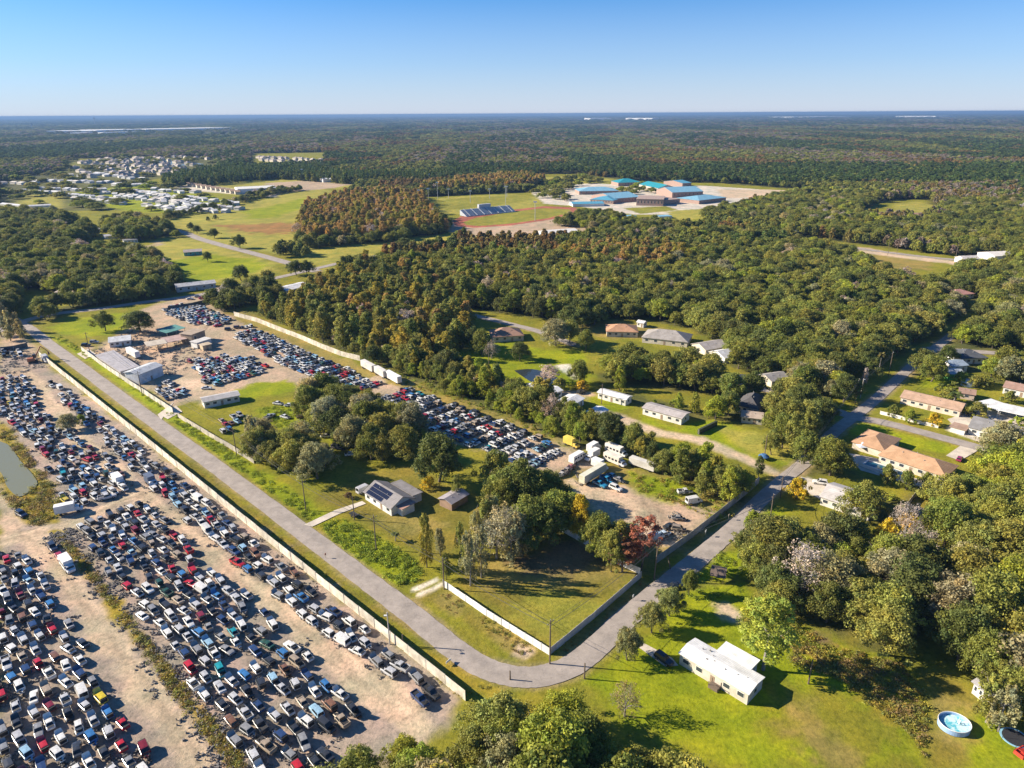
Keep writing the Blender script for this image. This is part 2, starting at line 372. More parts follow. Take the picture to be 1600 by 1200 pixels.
 ('grass', 2, 2, [(1280,742),(1320,748),(1400,752),(1430,768),(1420,785),(1380,775),(1310,760)]),
 ('grass', 2, 3, [(1385,650),(1500,690),(1510,700),(1480,712),(1420,700),(1370,670)]),
 ('lush', 2, 2, [(1325,672),(1345,655),(1370,662),(1400,675),(1500,700),(1480,710),(1420,700),(1360,690)]),
 ('grass', 2, 2, [(1400,600),(1440,590),(1600,600),(1600,700),(1520,690),(1400,655)]),
 ('grass', 2, 2, [(1270,560),(1420,560),(1420,600),(1380,640),(1340,650),(1300,640)]),
 ('lush', 2, 2, [(1440,590),(1500,590),(1520,600),(1500,610),(1440,605)]),
 ('lush', 2, 2, [(1540,560),(1600,550),(1600,590),(1560,590)]),
 ('conc', 1, .7, [(1500,640),(1560,640),(1600,650),(1600,690),(1530,690),(1480,672)]),
 ('olive', 2, 2, [(1420,775),(1480,780),(1470,820),(1440,840),(1420,810)]),
 ('olive', 2, 3, [(1230,640),(1290,640),(1300,690),(1250,700),(1220,680)]),
 ('grass', 2, 3, [(1460,810),(1520,800),(1600,860),(1600,900),(1480,870)]),
 # lower salvage yards
 ('gray', 2, 2, [(0,560),(30,556),(62,560),(300,745),(500,905),(720,1085),(700,1130),(640,1180),(560,1215),(0,1215)]),
 ('sand', 1.2, 1.5, [(25,570),(62,585),(85,622),(120,655),(150,690),(190,730),(240,770),(300,820),(380,890),(450,945),(510,998),(580,1035),(640,1075),(680,1140),(640,1160),(600,1120),(540,1075),(490,1030),(420,960),(360,912),(280,848),(215,790),(160,735),(118,700),(90,665),(60,632),(40,605),(20,590)]),
 ('sand', 1.5, 2, [(0,775),(20,800),(40,826),(80,822),(120,808),(190,775),(225,760),(235,772),(190,790),(130,815),(90,835),(112,875),(150,930),(200,985),(250,1050),(300,1120),(345,1180),(355,1210),(285,1210),(250,1150),(190,1070),(140,1000),(100,930),(60,880),(30,850),(0,852)]),
 ('dirt', 1.5, 2, [(0,585),(30,575),(40,600),(20,615),(0,612)]),
 ('yellow', 1, 2, [(95,832),(112,850),(170,925),(240,1010),(300,1085),(350,1150),(395,1200),(370,1205),(325,1150),(265,1075),(205,995),(150,920),(105,858),(80,830)]),
 ('yellow', 1.5, 2, [(0,660),(20,675),(45,715),(75,750),(95,790),(85,815),(50,820),(25,795),(10,770),(0,750)]),
]
ROADS = [ # name, label width m, centreline px, material
 ('main_road', 6.2, [(20,498),(47,514),(75,536),(140,584),(200,629),(275,684),(340,731),(400,776),(475,832),(550,889),(612,936),(660,973),(705,1010),(750,1040),(800,1056),(845,1056),(893,1040),(935,1008),(985,960),(1055,903),(1100,865),(1142,828),(1187,783),(1225,748),(1262,718),(1300,678),(1335,650),(1370,622),(1425,572),(1458,546),(1490,522)], 'road'),
 ('cross_road', 7, [(-60,540),(20,508),(75,492),(150,483),(225,472),(290,464),(340,455),(400,441),(450,430),(500,418),(560,405),(640,392),(720,384),(800,374)], 'road'),
 ('county_road', 9, [(180,340),(275,360),(312,373),(350,384),(400,397),(440,408),(495,424)], 'road'),
 ('side_road', 6, [(1185,605),(1240,622),(1300,640),(1335,652),(1380,660),(1450,678),(1520,697),(1600,720)], 'road'),
 ('wood_road', 5.5, [(690,480),(725,489),(800,507),(845,519),(900,540)], 'road'),
 ('east_road', 7, [(1060,350),(1110,360),(1170,370),(1242,374),(1325,386),(1400,396),(1462,403),(1525,409),(1620,424)], 'road'),
 ('far_road', 6, [(1450,545),(1500,548),(1560,552)], 'road'),
]
# palettes: (weight, tree kind, colour)
DK, MID, OLV, BRT = (.135,.158,.036), (.21,.230,.042), (.272,.276,.056), (.30,.34,.038)
GRY, RST, GLD, BAR, PIN, CYP = (.34,.315,.15), (.44,.30,.09), (.60,.44,.03), (.50,.41,.34), (.15,.21,.05), (.36,.31,.05)
PAL = {
 'oak': [(5,'oak',MID),(4,'oak',DK),(4,'oak',OLV),(1,'oak',BRT),(1,'oak',GRY),(.25,'bare',BAR)],
 'oaklight': [(4,'oak',OLV),(3,'oak',MID),(2,'oak',BRT),(1,'oak',GRY),(.3,'tall',CYP)],
 'mossy': [(4,'moss',GRY),(3,'oak',OLV),(2,'tall',GRY),(1,'bare',BAR)],
 'greyoak': [(5,'oak',GRY),(3,'oak',OLV),(2,'moss',GRY),(2,'oak',MID)],
 'cyp': [(4,'tall',CYP),(4,'tall',OLV),(3,'tall',MID),(1,'tall',RST),(2,'oak',MID),(.5,'bare',BAR)],
 'rust': [(5,'tall',RST),(3,'tall',CYP),(1,'tall',OLV),(.6,'bare',BAR)],
 'mix': [(4,'oak',MID),(3,'oak',OLV),(2,'tall',OLV),(1.5,'tall',CYP),(2,'oak',DK),(.8,'bare',BAR),(.6,'tall',BRT)],
 'pine': [(5,'pine',PIN),(2,'tall',MID),(1,'oak',DK)],
 'low': [(4,'bush',BRT),(3,'bush',MID),(2,'bush',OLV),(1,'oak',OLV)],
 'suburb': [(4,'oak',OLV),(3,'oak',MID),(1,'oak',BRT)],
 'bright': [(3,'oak',BRT),(3,'tall',BRT),(2,'bush',BRT),(1,'oak',OLV)],
}
# (name for labels, palette, spacing m, scale, outline of the trunks in photo pixels)
WOODS = [
 ('wood at the lower right', 'oak', 7.2, 1.15, [(1165,905),(1200,862),(1255,850),(1330,850),(1400,880),(1450,900),(1445,985),(1420,1015),(1370,1030),(1335,1012),(1290,985),(1240,970),(1190,945)]),
 ('wood along the right edge', 'oaklight', 7.2, 1.25, [(1478,800),(1520,775),(1600,750),(1720,750),(1760,1180),(1640,1150),(1600,1115),(1570,1085),(1560,1035),(1500,1000),(1445,985),(1450,930),(1500,890),(1470,850)]),
 ('wood at the bottom centre', 'oaklight', 7.0, 1.15, [(712,1200),(745,1168),(800,1146),(860,1140),(920,1156),(960,1185),(1000,1220),(1060,1240),(1130,1260),(1180,1330),(660,1330)]),
 ('wood at the bottom centre', 'oaklight', 6.5, 1.0, [(530,1240),(565,1206),(610,1192),(650,1205),(690,1222),(700,1330),(480,1330)]),
 ('trees behind the marked lot', 'oak', 7.5, 1.15, [(760,788),(785,775),(820,772),(866,790),(895,845),(882,868),(850,860),(820,842),(792,815)]),
 ('tree belt beside the upper yard', 'greyoak', 5.6, 1.0, [(365,685),(420,700),(440,690),(475,700),(515,725),(500,748),(465,752),(430,735),(390,715)]),
 ('tree belt beside the upper yard', 'oak', 6.0, 1.08, [(468,630),(500,622),(560,645),(620,658),(652,682),(655,712),(620,730),(560,722),(520,700),(478,668)]),
 ('tree belt behind the upper yard', 'mix', 5.2, .8, [(640,580),(690,600),(760,625),(830,655),(900,680),(940,700),(1000,720),(1090,765),(1150,790),(1165,800),(1150,770),(1100,745),(1010,705),(960,680),(880,655),(800,625),(730,598),(660,572)]),
 ('tree belt behind the upper yard', 'mix', 5.6, 1.0, [(615,575),(650,568),(740,595),(830,632),(850,640),(910,672),(960,690),(1010,715),(960,705),(880,672),(770,622),(700,600)]),
 ('copse beside the small salvage clearing', 'oaklight', 6, .9, [(910,860),(940,845),(975,870),(985,893),(950,893)]),
 ('copse north of the street', 'bright', 6, 1.0, [(1010,715),(1060,725),(1120,755),(1165,775),(1180,800),(1140,790),(1080,765),(1020,740)]),
 ('grove around the dark-roofed houses', 'bright', 6.5, .8, [(940,600),(1000,618),(1060,632),(1130,655),(1100,660),(1040,650),(985,630),(930,612)]),
 ('grove around the dark-roofed houses', 'oak', 7, .95, [(925,585),(980,570),(1060,580),(1110,590),(1180,600),(1210,640),(1190,670),(1130,655),(1140,620),(1050,610),(950,600)]),
 ('grove around the dark-roofed houses', 'oak', 7.5, 1.0, [(1200,630),(1235,600),(1290,590),(1310,620),(1295,640),(1250,640),(1275,670),(1240,690),(1200,670)]),
 ('trees at the street junction', 'oak', 7.5, 1.0, [(1250,735),(1262,722),(1300,722),(1325,735),(1315,745),(1270,745)]),
 ('central wood', 'cyp', 6.6, 1.05, [(400,490),(455,486),(495,464),(520,446),(560,430),(640,430),(720,450),(740,482),(700,490),(735,505),(728,545),(690,572),(670,575),(640,575),(600,560),(560,553),(500,535),(450,510)]),
 ('central wood', 'mix', 7, 1.0, [(515,448),(545,425),(620,416),(700,408),(780,403),(850,406),(900,404),(960,400),(960,480),(900,500),(850,500),(800,490),(735,483),(700,450),(600,435)]),
 ('central wood', 'rust', 7, 1.0, [(880,408),(930,398),(1060,396),(1090,420),(1000,430),(900,425)]),
 ('eastern oak wood', 'oak', 7.6, 1.0, [(900,408),(960,398),(1060,394),(1120,395),(1225,390),(1245,385),(1330,402),(1345,418),(1400,440),(1500,455),(1530,470),(1500,492),(1450,530),(1400,560),(1360,575),(1300,600),(1225,600),(1200,580),(1130,545),(1080,515),(1000,500),(950,500),(900,520),(860,500),(850,470)]),
 ('eastern oak wood', 'oak', 7.6, 1.0, [(1225,520),(1160,545),(1120,560),(1200,600),(1300,620),(1240,610)]),
 ('trees among the right-hand houses', 'oak', 8, 1.0, [(1440,585),(1420,590),(1470,560),(1500,540),(1480,520),(1530,500),(1600,460),(1700,460),(1700,560),(1600,545),(1540,555),(1530,580)]),
 ('trees among the right-hand houses', 'oak', 8.5, 1.0, [(1480,430),(1600,420),(1700,420),(1700,480),(1560,480),(1520,465),(1480,450)]),
 ('north-west wood', 'oak', 8, 1.05, [(0,400),(60,385),(110,385),(140,398),(200,395),(235,405),(262,425),(282,445),(285,460),(220,475),(150,482),(110,480),(100,462),(50,450),(40,470),(20,500),(0,505),(-60,500),(-60,400)]),
 ('north-west wood', 'oak', 8.5, 1.1, [(0,335),(60,338),(110,342),(130,355),(170,352),(200,345),(250,350),(275,362),(240,375),(180,378),(160,365),(130,380),(60,385),(0,395),(-60,395),(-60,335)]),
 ('trees beside the road junction', 'mossy', 7, .9, [(0,500),(25,508),(45,530),(20,535),(0,525)]),
 ('trees beside the road junction', 'oak', 7.5, .95, [(50,500),(85,478),(150,480),(110,490),(60,505)]),
 ('trees by the cross road', 'oak', 8, 1.0, [(330,480),(350,465),(380,455),(420,448),(440,460),(420,475),(380,478),(350,490)]),
 ('rust-coloured cypress copse', 'rust', 7, 1.1, [(465,370),(480,330),(520,315),(600,305),(660,310),(665,330),(690,345),(700,362),(640,370),(560,378),(480,385)]),
 ('rust-coloured cypress copse', 'oak', 8, .9, [(462,385),(480,372),(560,370),(650,362),(700,352),(700,364),(600,380),(520,385),(480,388)]),
 ('trees behind the sports field', 'rust', 7.5, 1.1, [(655,305),(700,302),(780,298),(830,296),(850,288),(820,280),(740,285),(670,295)]),
 ('pine belt', 'pine', 7.5, 1.0, [(250,285),(320,272),(440,270),(520,275),(640,280),(720,275),(690,288),(600,285),(540,288),(430,280),(330,290),(270,293)]),
 ('trees by the school', 'oak', 8.5, .85, [(868,352),(885,342),(935,336),(985,348),(1060,356),(1080,368),(1050,384),(980,384),(930,376),(922,362),(895,358)]),
 ('woods east of the school', 'oak', 8.5, 1.0, [(1080,372),(1100,385),(1225,384),(1240,365),(1190,358),(1100,342),(1110,335),(1160,325),(1240,305),(1330,300),(1400,305),(1340,330),(1350,345),(1400,355),(1470,345),(1480,320),(1600,320),(1700,330),(1700,415),(1600,415),(1480,395),(1400,385),(1330,378),(1240,362)]),
]
# default forest beyond this line except inside these clearings (px)
CLEARINGS = [
 [(-80,330),(0,318),(60,290),(100,262),(110,248),(320,246),(345,262),(330,275),(430,278),(500,276),(560,290),(545,300),(520,315),(470,335),(462,375),(465,388),(515,420),(560,410),(600,396),(700,385),(710,372),(775,378),(870,375),(930,372),(1090,352),(1130,330),(1200,312),(1290,300),(1200,292),(1120,286),(1000,284),(900,272),(840,272),(835,300),(650,308),(660,330),(700,345),(690,366),(540,380),(470,385),(255,440),(200,395),(-80,400)],
 [(1230,366),(1330,380),(1480,402),(1700,430),(1700,455),(1500,428),(1450,425),(1400,430),(1320,402),(1230,384)],
 [(1345,342),(1340,325),(1400,312),(1450,312),(1470,328),(1440,342)],
]
FAR_LINE = [(-80,395),(-80,330),(0,335)]
# hand placed trees: (px,py of the trunk foot, kind, height m, width m, colour, label)
TREES = [
 (220,519,'oak',13,21,DK,'broad dark oak on the green corner lot near the cross road'),
 (165,517,'oak',12,13,MID,'smaller oak left of the broad dark oak on the corner lot'),
 (686,752,'oak',18,19,DK,'large round dark oak behind the house with roof solar panels'),
 (667,886,'tall',17,6,CYP,'narrow yellow-green cypress on the vacant lot beside the verge weeds'),
 (688,868,'tall',9,4.5,GRY,'small mossy tree just right of the narrow cypress'),
 (735,915,'moss',16,6.5,GRY,'mossy tree standing at the end of the white fence'),
 (722,893,'moss',15,5,OLV,'slim mossy tree on the vacant lot left of the fence end'),
 (752,902,'moss',15,6,GRY,'greyish mossy tree over the fence by the lawn'),
 (697,905,'tall',8,4,MID,'small dark tree beside the pale gravel driveway'),
 (790,862,'bare',16,15,(.50,.44,.24),'wide pale wispy tree at the back of the vacant lot'),(768,845,'tall',15,9,(.40,.37,.13),'pale wispy tree behind the bare-branched tree'),(745,868,'moss',14,6,(.40,.36,.14),'pale olive wispy tree left of the bare-branched tree'),(812,868,'moss',14,8,(.42,.37,.18),'pale drooping tree at the right edge of the vacant lot'),
 (776,872,'bare',16,14,(.56,.49,.29),'large pale bare-branched tree in the middle of the vacant lot'),
 (800,880,'moss',12,8,GRY,'drooping grey tree at the shaded edge of the lawn'),
 (757,850,'moss',14,9,OLV,'pale olive tree behind the bare-branched tree'),
 (775,760,'oaklow',13,13,OLV,'olive tree behind the small shed with a metal roof'),
 (905,838,'tall',14,9,GLD,'bright golden-yellow tree between dark oaks behind the lawn'),
 (935,868,'oak',14,11,MID,'green oak just right of the golden-yellow tree'),
 (955,893,'oak',13,9,OLV,'olive oak overhanging the back corner of the fenced lawn'),
 (1002,889,'rusty',17,9,(.36,.13,.08),'red-brown dying tree at the corner of the fenced lawn'),
 (972,893,'rusty',11,9,(.34,.15,.08),'low red-brown tree left of the tall dying tree'),
 (980,1031,'oak',9,7.5,(.27,.26,.10),'small round olive tree at the driveway of the white mobile home'),
 (1018,988,'oak',8.5,7.5,(.27,.27,.08),'middle of three small olive trees along the right street'),
 (1046,962,'oak',8.5,8,(.25,.27,.08),'third small olive tree up the right street'),
 (1076,930,'oak',8,5,MID,'small green tree by the parked dark car on the street'),
 (1192,1046,'sparse',20,14,(.36,.40,.06),'tall sparse pine behind the white mobile home'),
 (976,1118,'bare',9,8,(.30,.24,.10),'bare yellowish shrub tree on the lawn edge near the bottom wood'),
 (1245,778,'oaklow',7,7.5,GLD,'yellow-green bush beside the concrete drive of the grey-roofed house'),
 (1345,812,'oak',13,14,OLV,'olive tree in front of the grey-roofed house'),
 (1410,850,'bare',14,12,BAR,'large pale bare tree left of the white garden shed'),
 (1405,905,'bare',15,13,BAR,'lower pale bare tree in the wood gap'),
 (1440,880,'bare',11,9,BAR,'small grey bare tree at the clearing edge'),
 (1380,870,'oaklow',12,9,GLD,'yellowish tree beside the pale bare trees'),
 (1185,745,'tall',8,5,DK,'dark bushy tree at the street bend'),
 (1290,735,'oak',13,13,MID,'large oak hanging over the street by the tan-roofed house'),
 (1350,600,'tall',8,4,BAR,'pinkish bare tree by the palm'),
 (1560,717,'oak',14,20,GRY,'spreading grey-green oak in front of the grey-roofed garage house'),
 (1455,596,'oak',13,15,MID,'round oak beside the street north of the tan houses'),
 (1385,545,'oak',13,18,OLV,'light oak at the end of the street'),
 (1500,600,'oaklow',6,8,BRT,'bright bush by the green shed'),
 (1260,690,'tall',14,9,OLV,'tall thin-trunked tree beside the dark-roofed house'),
 (1205,710,'oak',9,8,OLV,'small tree on the far side of the lawn with the blue canopy'),
 (1420,660,'oaklow',5,6,BRT,'bright shrub behind the white picket fence'),
 (1458,665,'oaklow',5.5,6.5,GLD,'yellow-green shrub behind the white picket fence'),
 (1395,650,'oaklow',5,6,MID,'dark green shrub at the end of the picket fence'),
 (1415,765,'oaklow',7,6,MID,'garden tree behind the white wall of the pool yard'),
 (1445,765,'oaklow',6.5,6,MID,'second garden tree behind the pool yard wall'),
 (1385,755,'oaklow',7,6,OLV,'multi-stemmed garden tree at the left of the pool yard'),
 (1500,790,'oak',10,10,BRT,'bright tree at the right end of the tan-roofed house'),
 (108,672,'oak',7,9,GRY,'grey-green tree standing between the salvaged cars'),
 (128,662,'oaklow',4,5,BRT,'small bright bush beside the tree among the cars'),
 (463,430,'oak',12,15,DK,'wide oak beside the cross road'),
 (480,430,'oak',12,12,DK,'second oak beside the cross road'),
 (378,440,'oak',13,15,DK,'oak in front of the bright green field'),
 (420,462,'oak',14,16,DK,'dark oak near the white building by the cross road'),
 (325,409,'oak',9,9,MID,'lone tree on the bright green field'),
 (375,388,'oak',13,14,DK,'dark tree on the far side of the county road'),
 (335,372,'oak',10,13,DK,'tree beside the county road'),
 (308,365,'oak',9,10,DK,'tree at the bend of the county road'),
 (299,360,'oak',9,8,DK,'small tree before the wide field'),
 (337,343,'oaklow',6,7,DK,'bush in the wide dry field'),(325,345,'oaklow',5,6,DK,'smaller bush in the wide dry field'),
 (499,388,'oak',8,12,DK,'lone tree in front of the rust cypress copse'),
 (632,392,'oak',12,20,DK,'wide oak at the foot of the field behind the central wood'),
 (558,716,'oaklow',3.5,4,BRT,'bright shrub behind the shaded yard'),
 (618,845,'palm',2.6,3.5,DK,'low dark palm on the house lawn'),
 (545,778,'oaklow',2,3.5,(.22,.14,.06),'brownish shrub on the lawn left of the driveway'),
 (670,762,'oaklow',4,6,GLD,'yellow-green shrub behind the solar-panel house'),
 (714,780,'tall',9,5,OLV,'thin tree near the small shed with a metal roof'),
 (1541,1128,'moss',12,8,OLV,'grey-green tree hiding the grey metal building by the pool yard'),(1560,1142,'moss',11,7,GRY,'mossy tree between the pool and the trampoline'),(1530,1062,'oak',13,13,MID,'dark tree behind the grey metal building by the pool yard'),(1585,1120,'oak',13,12,OLV,'olive tree above the trampoline'),(1497,1030,'oak',15,15,DK,'dark oak shading the upper end of the pool yard'),
 (752,554,'oak',14,13,MID,'oak left of the brown hip-roofed house'),(738,546,'oak',13,12,DK,'dark oak at the edge of the meadow left of the brown hip-roofed house'),(768,560,'bare',10,9,BAR,'pinkish bare tree before the brown hip-roofed house'),(812,563,'oak',10,12,DK,'rounded oak at the lower right of the brown hip-roofed house'),(868,540,'oak',15,21,GRY,'wide grey-green oak over the end of the wood road'),(890,535,'oak',13,14,OLV,'olive oak right of the wide grey-green oak'),(915,548,'oak',12,11,MID,'oak before the orange tile-roofed house'),(905,600,'oak',12,11,MID,'tree beside the white sandy patch near the pond'),
 (1238,712,'tall',17,11,OLV,'tall olive tree at the edge of the lawn by the street junction'),(1222,700,'oak',14,13,MID,'green oak over the dark-roofed houses'),(1256,724,'oak',13,13,MID,'oak on the street corner opposite the grey-white roofed house'),(1282,668,'oak',13,14,DK,'dark oak shading the side road'),(1245,652,'oak',14,15,DK,'dark oak west of the junction'),(1318,628,'oak',13,14,DK,'dark oak above the junction wedge'),(1350,590,'oak',13,15,DK,'dark oak behind the leaning palm'),(1205,668,'oaklow',8,9,BRT,'bright tree beside the beige cottage'),
 (1373,583,'palm',10,5,(.16,.14,.04),'tall palm with yellowed fronds near the junction pole'),
 (1488,642,'palm',8,8,(.10,.13,.03),'palm in front of the tan-roofed house'),
 (1175,825,'oaklow',6,6,BRT,'bright bush at the end of the long fence'),
 (1095,775,'tall',10,7,OLV,'roadside tree at the back of the weedy yard'),
 (1062,755,'tall',13,10,MID,'tree over the weedy bank of the back yard'),
]
WOODS += [
 ('trees dotted through the mobile home park', 'suburb', 52, .75, [(0,285),(110,262),(170,262),(250,290),(380,320),(330,335),(200,328),(60,330),(0,320)]),
 ('trees dotted through the far estate', 'suburb', 75, .7, [(110,250),(320,246),(350,256),(290,270),(230,282),(140,268)]),
 ('trees dotted around the school car park', 'suburb', 22, .75, [(835,302),(850,286),(905,276),(960,284),(905,290),(880,300),(890,316),(850,316)]),
 ('trees dotted around the school car park', 'suburb', 26, .75, [(955,298),(1010,290),(1025,300),(1000,306)]),
 ('pine belt', 'pine', 8, 1.0, [(325,276),(345,270),(440,268),(460,274),(430,280),(340,284)]),
 ('row of trees along the field edge', 'oak', 9, .7, [(255,340),(330,325),(420,300),(470,296),(470,299),(430,305),(330,330),(262,344)]),
 ('trees along the county road', 'oak', 14, .8, [(150,345),(200,352),(270,358),(290,372),(250,370),(190,360)]),
]

WOODS += [
 ('shrubs behind the pale back fence', 'mix', 5.5, .7, [(400,492),(450,508),(520,541),(560,560),(600,577),(640,592),(645,578),(560,540),(500,518),(450,494),(400,484)]),
 ('shrubs behind the upper yard', 'bright', 4.6, .62, [(635,588),(700,616),(800,655),(880,694),(900,700),(910,690),(830,650),(740,608),(660,580)]),
]
PAL['yard'] = [(4,'bush',BRT),(3,'bush',MID),(3,'oaklow',OLV),(2,'oaklow',MID),(1,'oaklow',GLD),(.5,'bare',BAR)]
WOODS += [
 ('yards of the right-hand street', 'yard', 11, .9, [(1405,600),(1440,590),(1600,590),(1640,700),(1520,690),(1405,655)]),
 ('yards of the right-hand street', 'yard', 12, .9, [(1330,740),(1440,765),(1500,790),(1480,830),(1400,830),(1330,790)]),
 ('weedy lot beside the right street', 'yard', 11, .8, [(1065,915),(1120,860),(1165,850),(1175,905),(1130,950),(1080,935)]),
 ('trees among the right-hand houses', 'oak', 7.5, 1.0, [(1435,572),(1470,540),(1500,512),(1560,480),(1640,455),(1640,480),(1570,505),(1530,545),(1490,560),(1445,590)]),
 ('trees behind the houses on the east side', 'oak', 8, .95, [(1545,590),(1600,560),(1660,560),(1660,600),(1610,605)]),
 ('rough yard behind the upper yard', 'yard', 12, .8, [(840,590),(905,605),(930,615),(900,620),(850,612)]),
]
CLEARINGS.append([(392,240),(508,238),(508,257),(392,263)])
HOLES = [[(1140,512),(1215,512),(1238,532),(1150,534)], [(768,360),(905,356),(918,372),(905,402),(800,403),(775,392)], [(1478,462),(1530,460),(1535,476),(1480,480)], [(1500,498),(1560,500),(1560,520),(1490,520)],
 [(440,448),(495,442),(495,468),(445,476)], [(100,352),(128,350),(132,364),(104,366)], [(134,354),(162,354),(166,366),(136,368)], [(1412,335),(1455,333),(1458,350),(1410,352)], [(0,317),(90,318),(90,330),(0,330)]]
# ------------------------------------------------------------------ tree shapes
def leaves(rng, lobes, per, size, up=.35, flat=.0):
    """lobes: list of (cx,cy,cz,rx,rz); returns verts, tint per face"""
    V_, T_ = [], []
    for (cx, cy, cz, rx, rz) in lobes:
        n = max(3, int(per*rng.uniform(.7, 1.3)))
        d = rng.normal(size=(n, 3)); d[:, 2] += up; d /= np.linalg.norm(d, axis=1)[:, None]
        rr = rng.uniform(.55, 1.08, n)[:, None]
        p = np.array([cx, cy, cz])+d*rr*np.array([rx, rx, rz])
        nn = d*.9+rng.normal(size=(n, 3))*.65; nn[:, 2] += .35; nn /= np.linalg.norm(nn, axis=1)[:, None]
        t = np.cross(nn, rng.normal(size=(n, 3))); t /= np.linalg.norm(t, axis=1)[:, None]; b = np.cross(nn, t)
        s = size*rng.uniform(.55, 1.35, n)[:, None]
        q = np.stack([p-t*s, p-b*s*.6, p+t*s, p+b*s*.6], 1)
        V_.append(q); lt = rng.uniform(.68, 1.32); hue = rng.normal()*.07
        tt = lt*rng.uniform(.75, 1.25, n)
        T_.append(np.stack([tt*(1+hue), tt, tt*(1-hue*1.5)], 1))
    return np.concatenate(V_), np.concatenate(T_)
def quadmesh(name, q, tint, mat, extra=None):
    n = len(q); me = bpy.data.meshes.new(name)
    me.vertices.add(4*n); me.vertices.foreach_set('co', q.reshape(-1).astype(np.float32))
    me.loops.add(4*n); me.loops.foreach_set('vertex_index', np.arange(4*n, dtype=np.int32))
    me.polygons.add(n); me.polygons.foreach_set('loop_start', np.arange(0, 4*n, 4, dtype=np.int32))
    me.polygons.foreach_set('loop_total', np.full(n, 4, np.int32))
    a = me.attributes.new('tint', 'FLOAT_COLOR', 'FACE'); c = np.ones((n, 4), np.float32); c[:, :3] = tint; a.data.foreach_set('color', c.ravel())
    me.materials.append(mat); me.update(calc_edges=True); return me
def lobes_oak(rng, R, H, k, low=.28):
    out = []; ph = rng.uniform(0, 6.28, 3)
    for i in range(k):
        a = rng.uniform(0, 2*math.pi); h = rng.uniform(0, 1)**.8
        rim = 1+.20*math.sin(2*a+ph[0])+.17*math.sin(3*a+ph[1])+.12*math.sin(5*a+ph[2])
        rad = R*.78*math.sqrt(max(0, 1-h**2.2))*rim*rng.uniform(.55, 1.14); z = H*(low+(.86-low)*h)*rng.uniform(.84, 1.10)
        r = R*rng.uniform(.11, .23); out.append((rad*math.cos(a), rad*math.sin(a), z, r, r*.78))
    for i in range(k//5):
        a = rng.uniform(0, 6.28); rad = R*rng.uniform(0, .5); out.append((rad*math.cos(a), rad*math.sin(a), H*rng.uniform(.45, .8), R*.3, R*.25))
    return out
def lobes_tall(rng, R, H, k, taper=1.0, low=.15):
    out = []
    for i in range(k):
        h = rng.uniform(0, 1); a = rng.uniform(0, 6.28)
        rr = R*(.35+.65*math.sin(math.pi*min(1, (h*.85+.12)))**.8)*(1-taper*.42*h)
        rad = rr*rng.uniform(.25, .85); z = H*(low+(.95-low)*h); r = R*rng.uniform(.16, .28)*(1-.3*h)
        out.append((rad*math.cos(a), rad*math.sin(a), z, r, r*1.15))
    return out
def limbs(rng, mb, R, H, n=6, r0=.32, zf=.3, bare=False, lean=.0):
    top = Vector((rng.normal()*.3, rng.normal()*.3, H*zf)); mb.tube((0, 0, -.3), top, r0*1.25, r0*.8, 8)
    def branch(p, d, L, r, lev):
        d = d.normalized(); q = p+d*L*.5; q2 = q+(d+Vector(rng.normal(size=3)*.22)).normalized()*L*.5
        mb.tube(p, q, r, r*.78, 5, cap=False); mb.tube(q, q2, r*.78, r*.5, 5, cap=False)
        if lev > 0:
            for k in range(3 if bare else 2):
                dd = (d+Vector(rng.normal(size=3)*.55)+Vector((0, 0, .12))).normalized()
                branch(q if k == 0 else q2, dd, L*rng.uniform(.55, .8), r*.5, lev-1)
    for i in range(n):
        a = 2*math.pi*i/n+rng.uniform(-.4, .4); e = rng.uniform(.35, 1.2)
        branch(top-Vector((0, 0, rng.uniform(0, H*.06))), Vector((math.cos(a), math.sin(a), e)), (R*.62 if not bare else R*.5), r0*.5, 3 if bare else 1)
    if bare: branch(top, Vector((0, 0, 1)), H*.3, r0*.6, 4)
KIND = {}
def addkind(kind, variants): KIND[kind] = variants
def mk(seed, kind, R, H, k, per, size, far_per, far_size, fn, trunk=True, zf=.3, limb=6, bark=None):
    rng = np.random.default_rng(seed); lb = fn(rng, R, H, k)
    q, t = leaves(rng, lb, per, size); crown = quadmesh('crown', q, t, M_FOL)
    rng2 = np.random.default_rng(seed+1); q2, t2 = leaves(rng2, lb, far_per, far_size)
    far = quadmesh('crown_far', q2, t2, M_FOLI)
    mb = MB(); limbs(np.random.default_rng(seed+2), mb, R, H, limb, .03*R+.09, zf)
    tr = mb.mesh('trunk', bark or M_BARK)
    qm, tm = leaves(np.random.default_rng(seed+4), lb, per*.62, size*1.28); mid = quadmesh('crown_mid', qm, tm, M_FOLI)
    return dict(crown=crown, far=far, mid=mid, trunk=tr, R=R, H=H)
addkind('oak', [mk(10+i*7, 'oak', 6.5, 11, 130, 92, .215, 9, .85, lobes_oak) for i in range(4)])
addkind('oaklow', [mk(60+i*7, 'oaklow', 4, 6, 60, 62, .22, 8, .65, lambda r, R, H, k: lobes_oak(r, R, H, k, .1), zf=.2) for i in range(2)])
addkind('tall', [mk(110+i*7, 'tall', 4.6, 13, 90, 72, .22, 8, .85, lobes_tall, zf=.45, limb=4) for i in range(3)])
addkind('pine', [mk(150+i*7, 'pine', 2.8, 17, 26, 90, .26, 13, .75, lambda r, R, H, k: lobes_tall(r, R, H, k, .9, .45), zf=.7, limb=4) for i in range(2)])
addkind('bush', [mk(180+i*7, 'bush', 2.4, 3.6, 18, 70, .22, 12, .5, lambda r, R, H, k: lobes_oak(r, R, H, k, .05), zf=.15, limb=3) for i in range(2)])
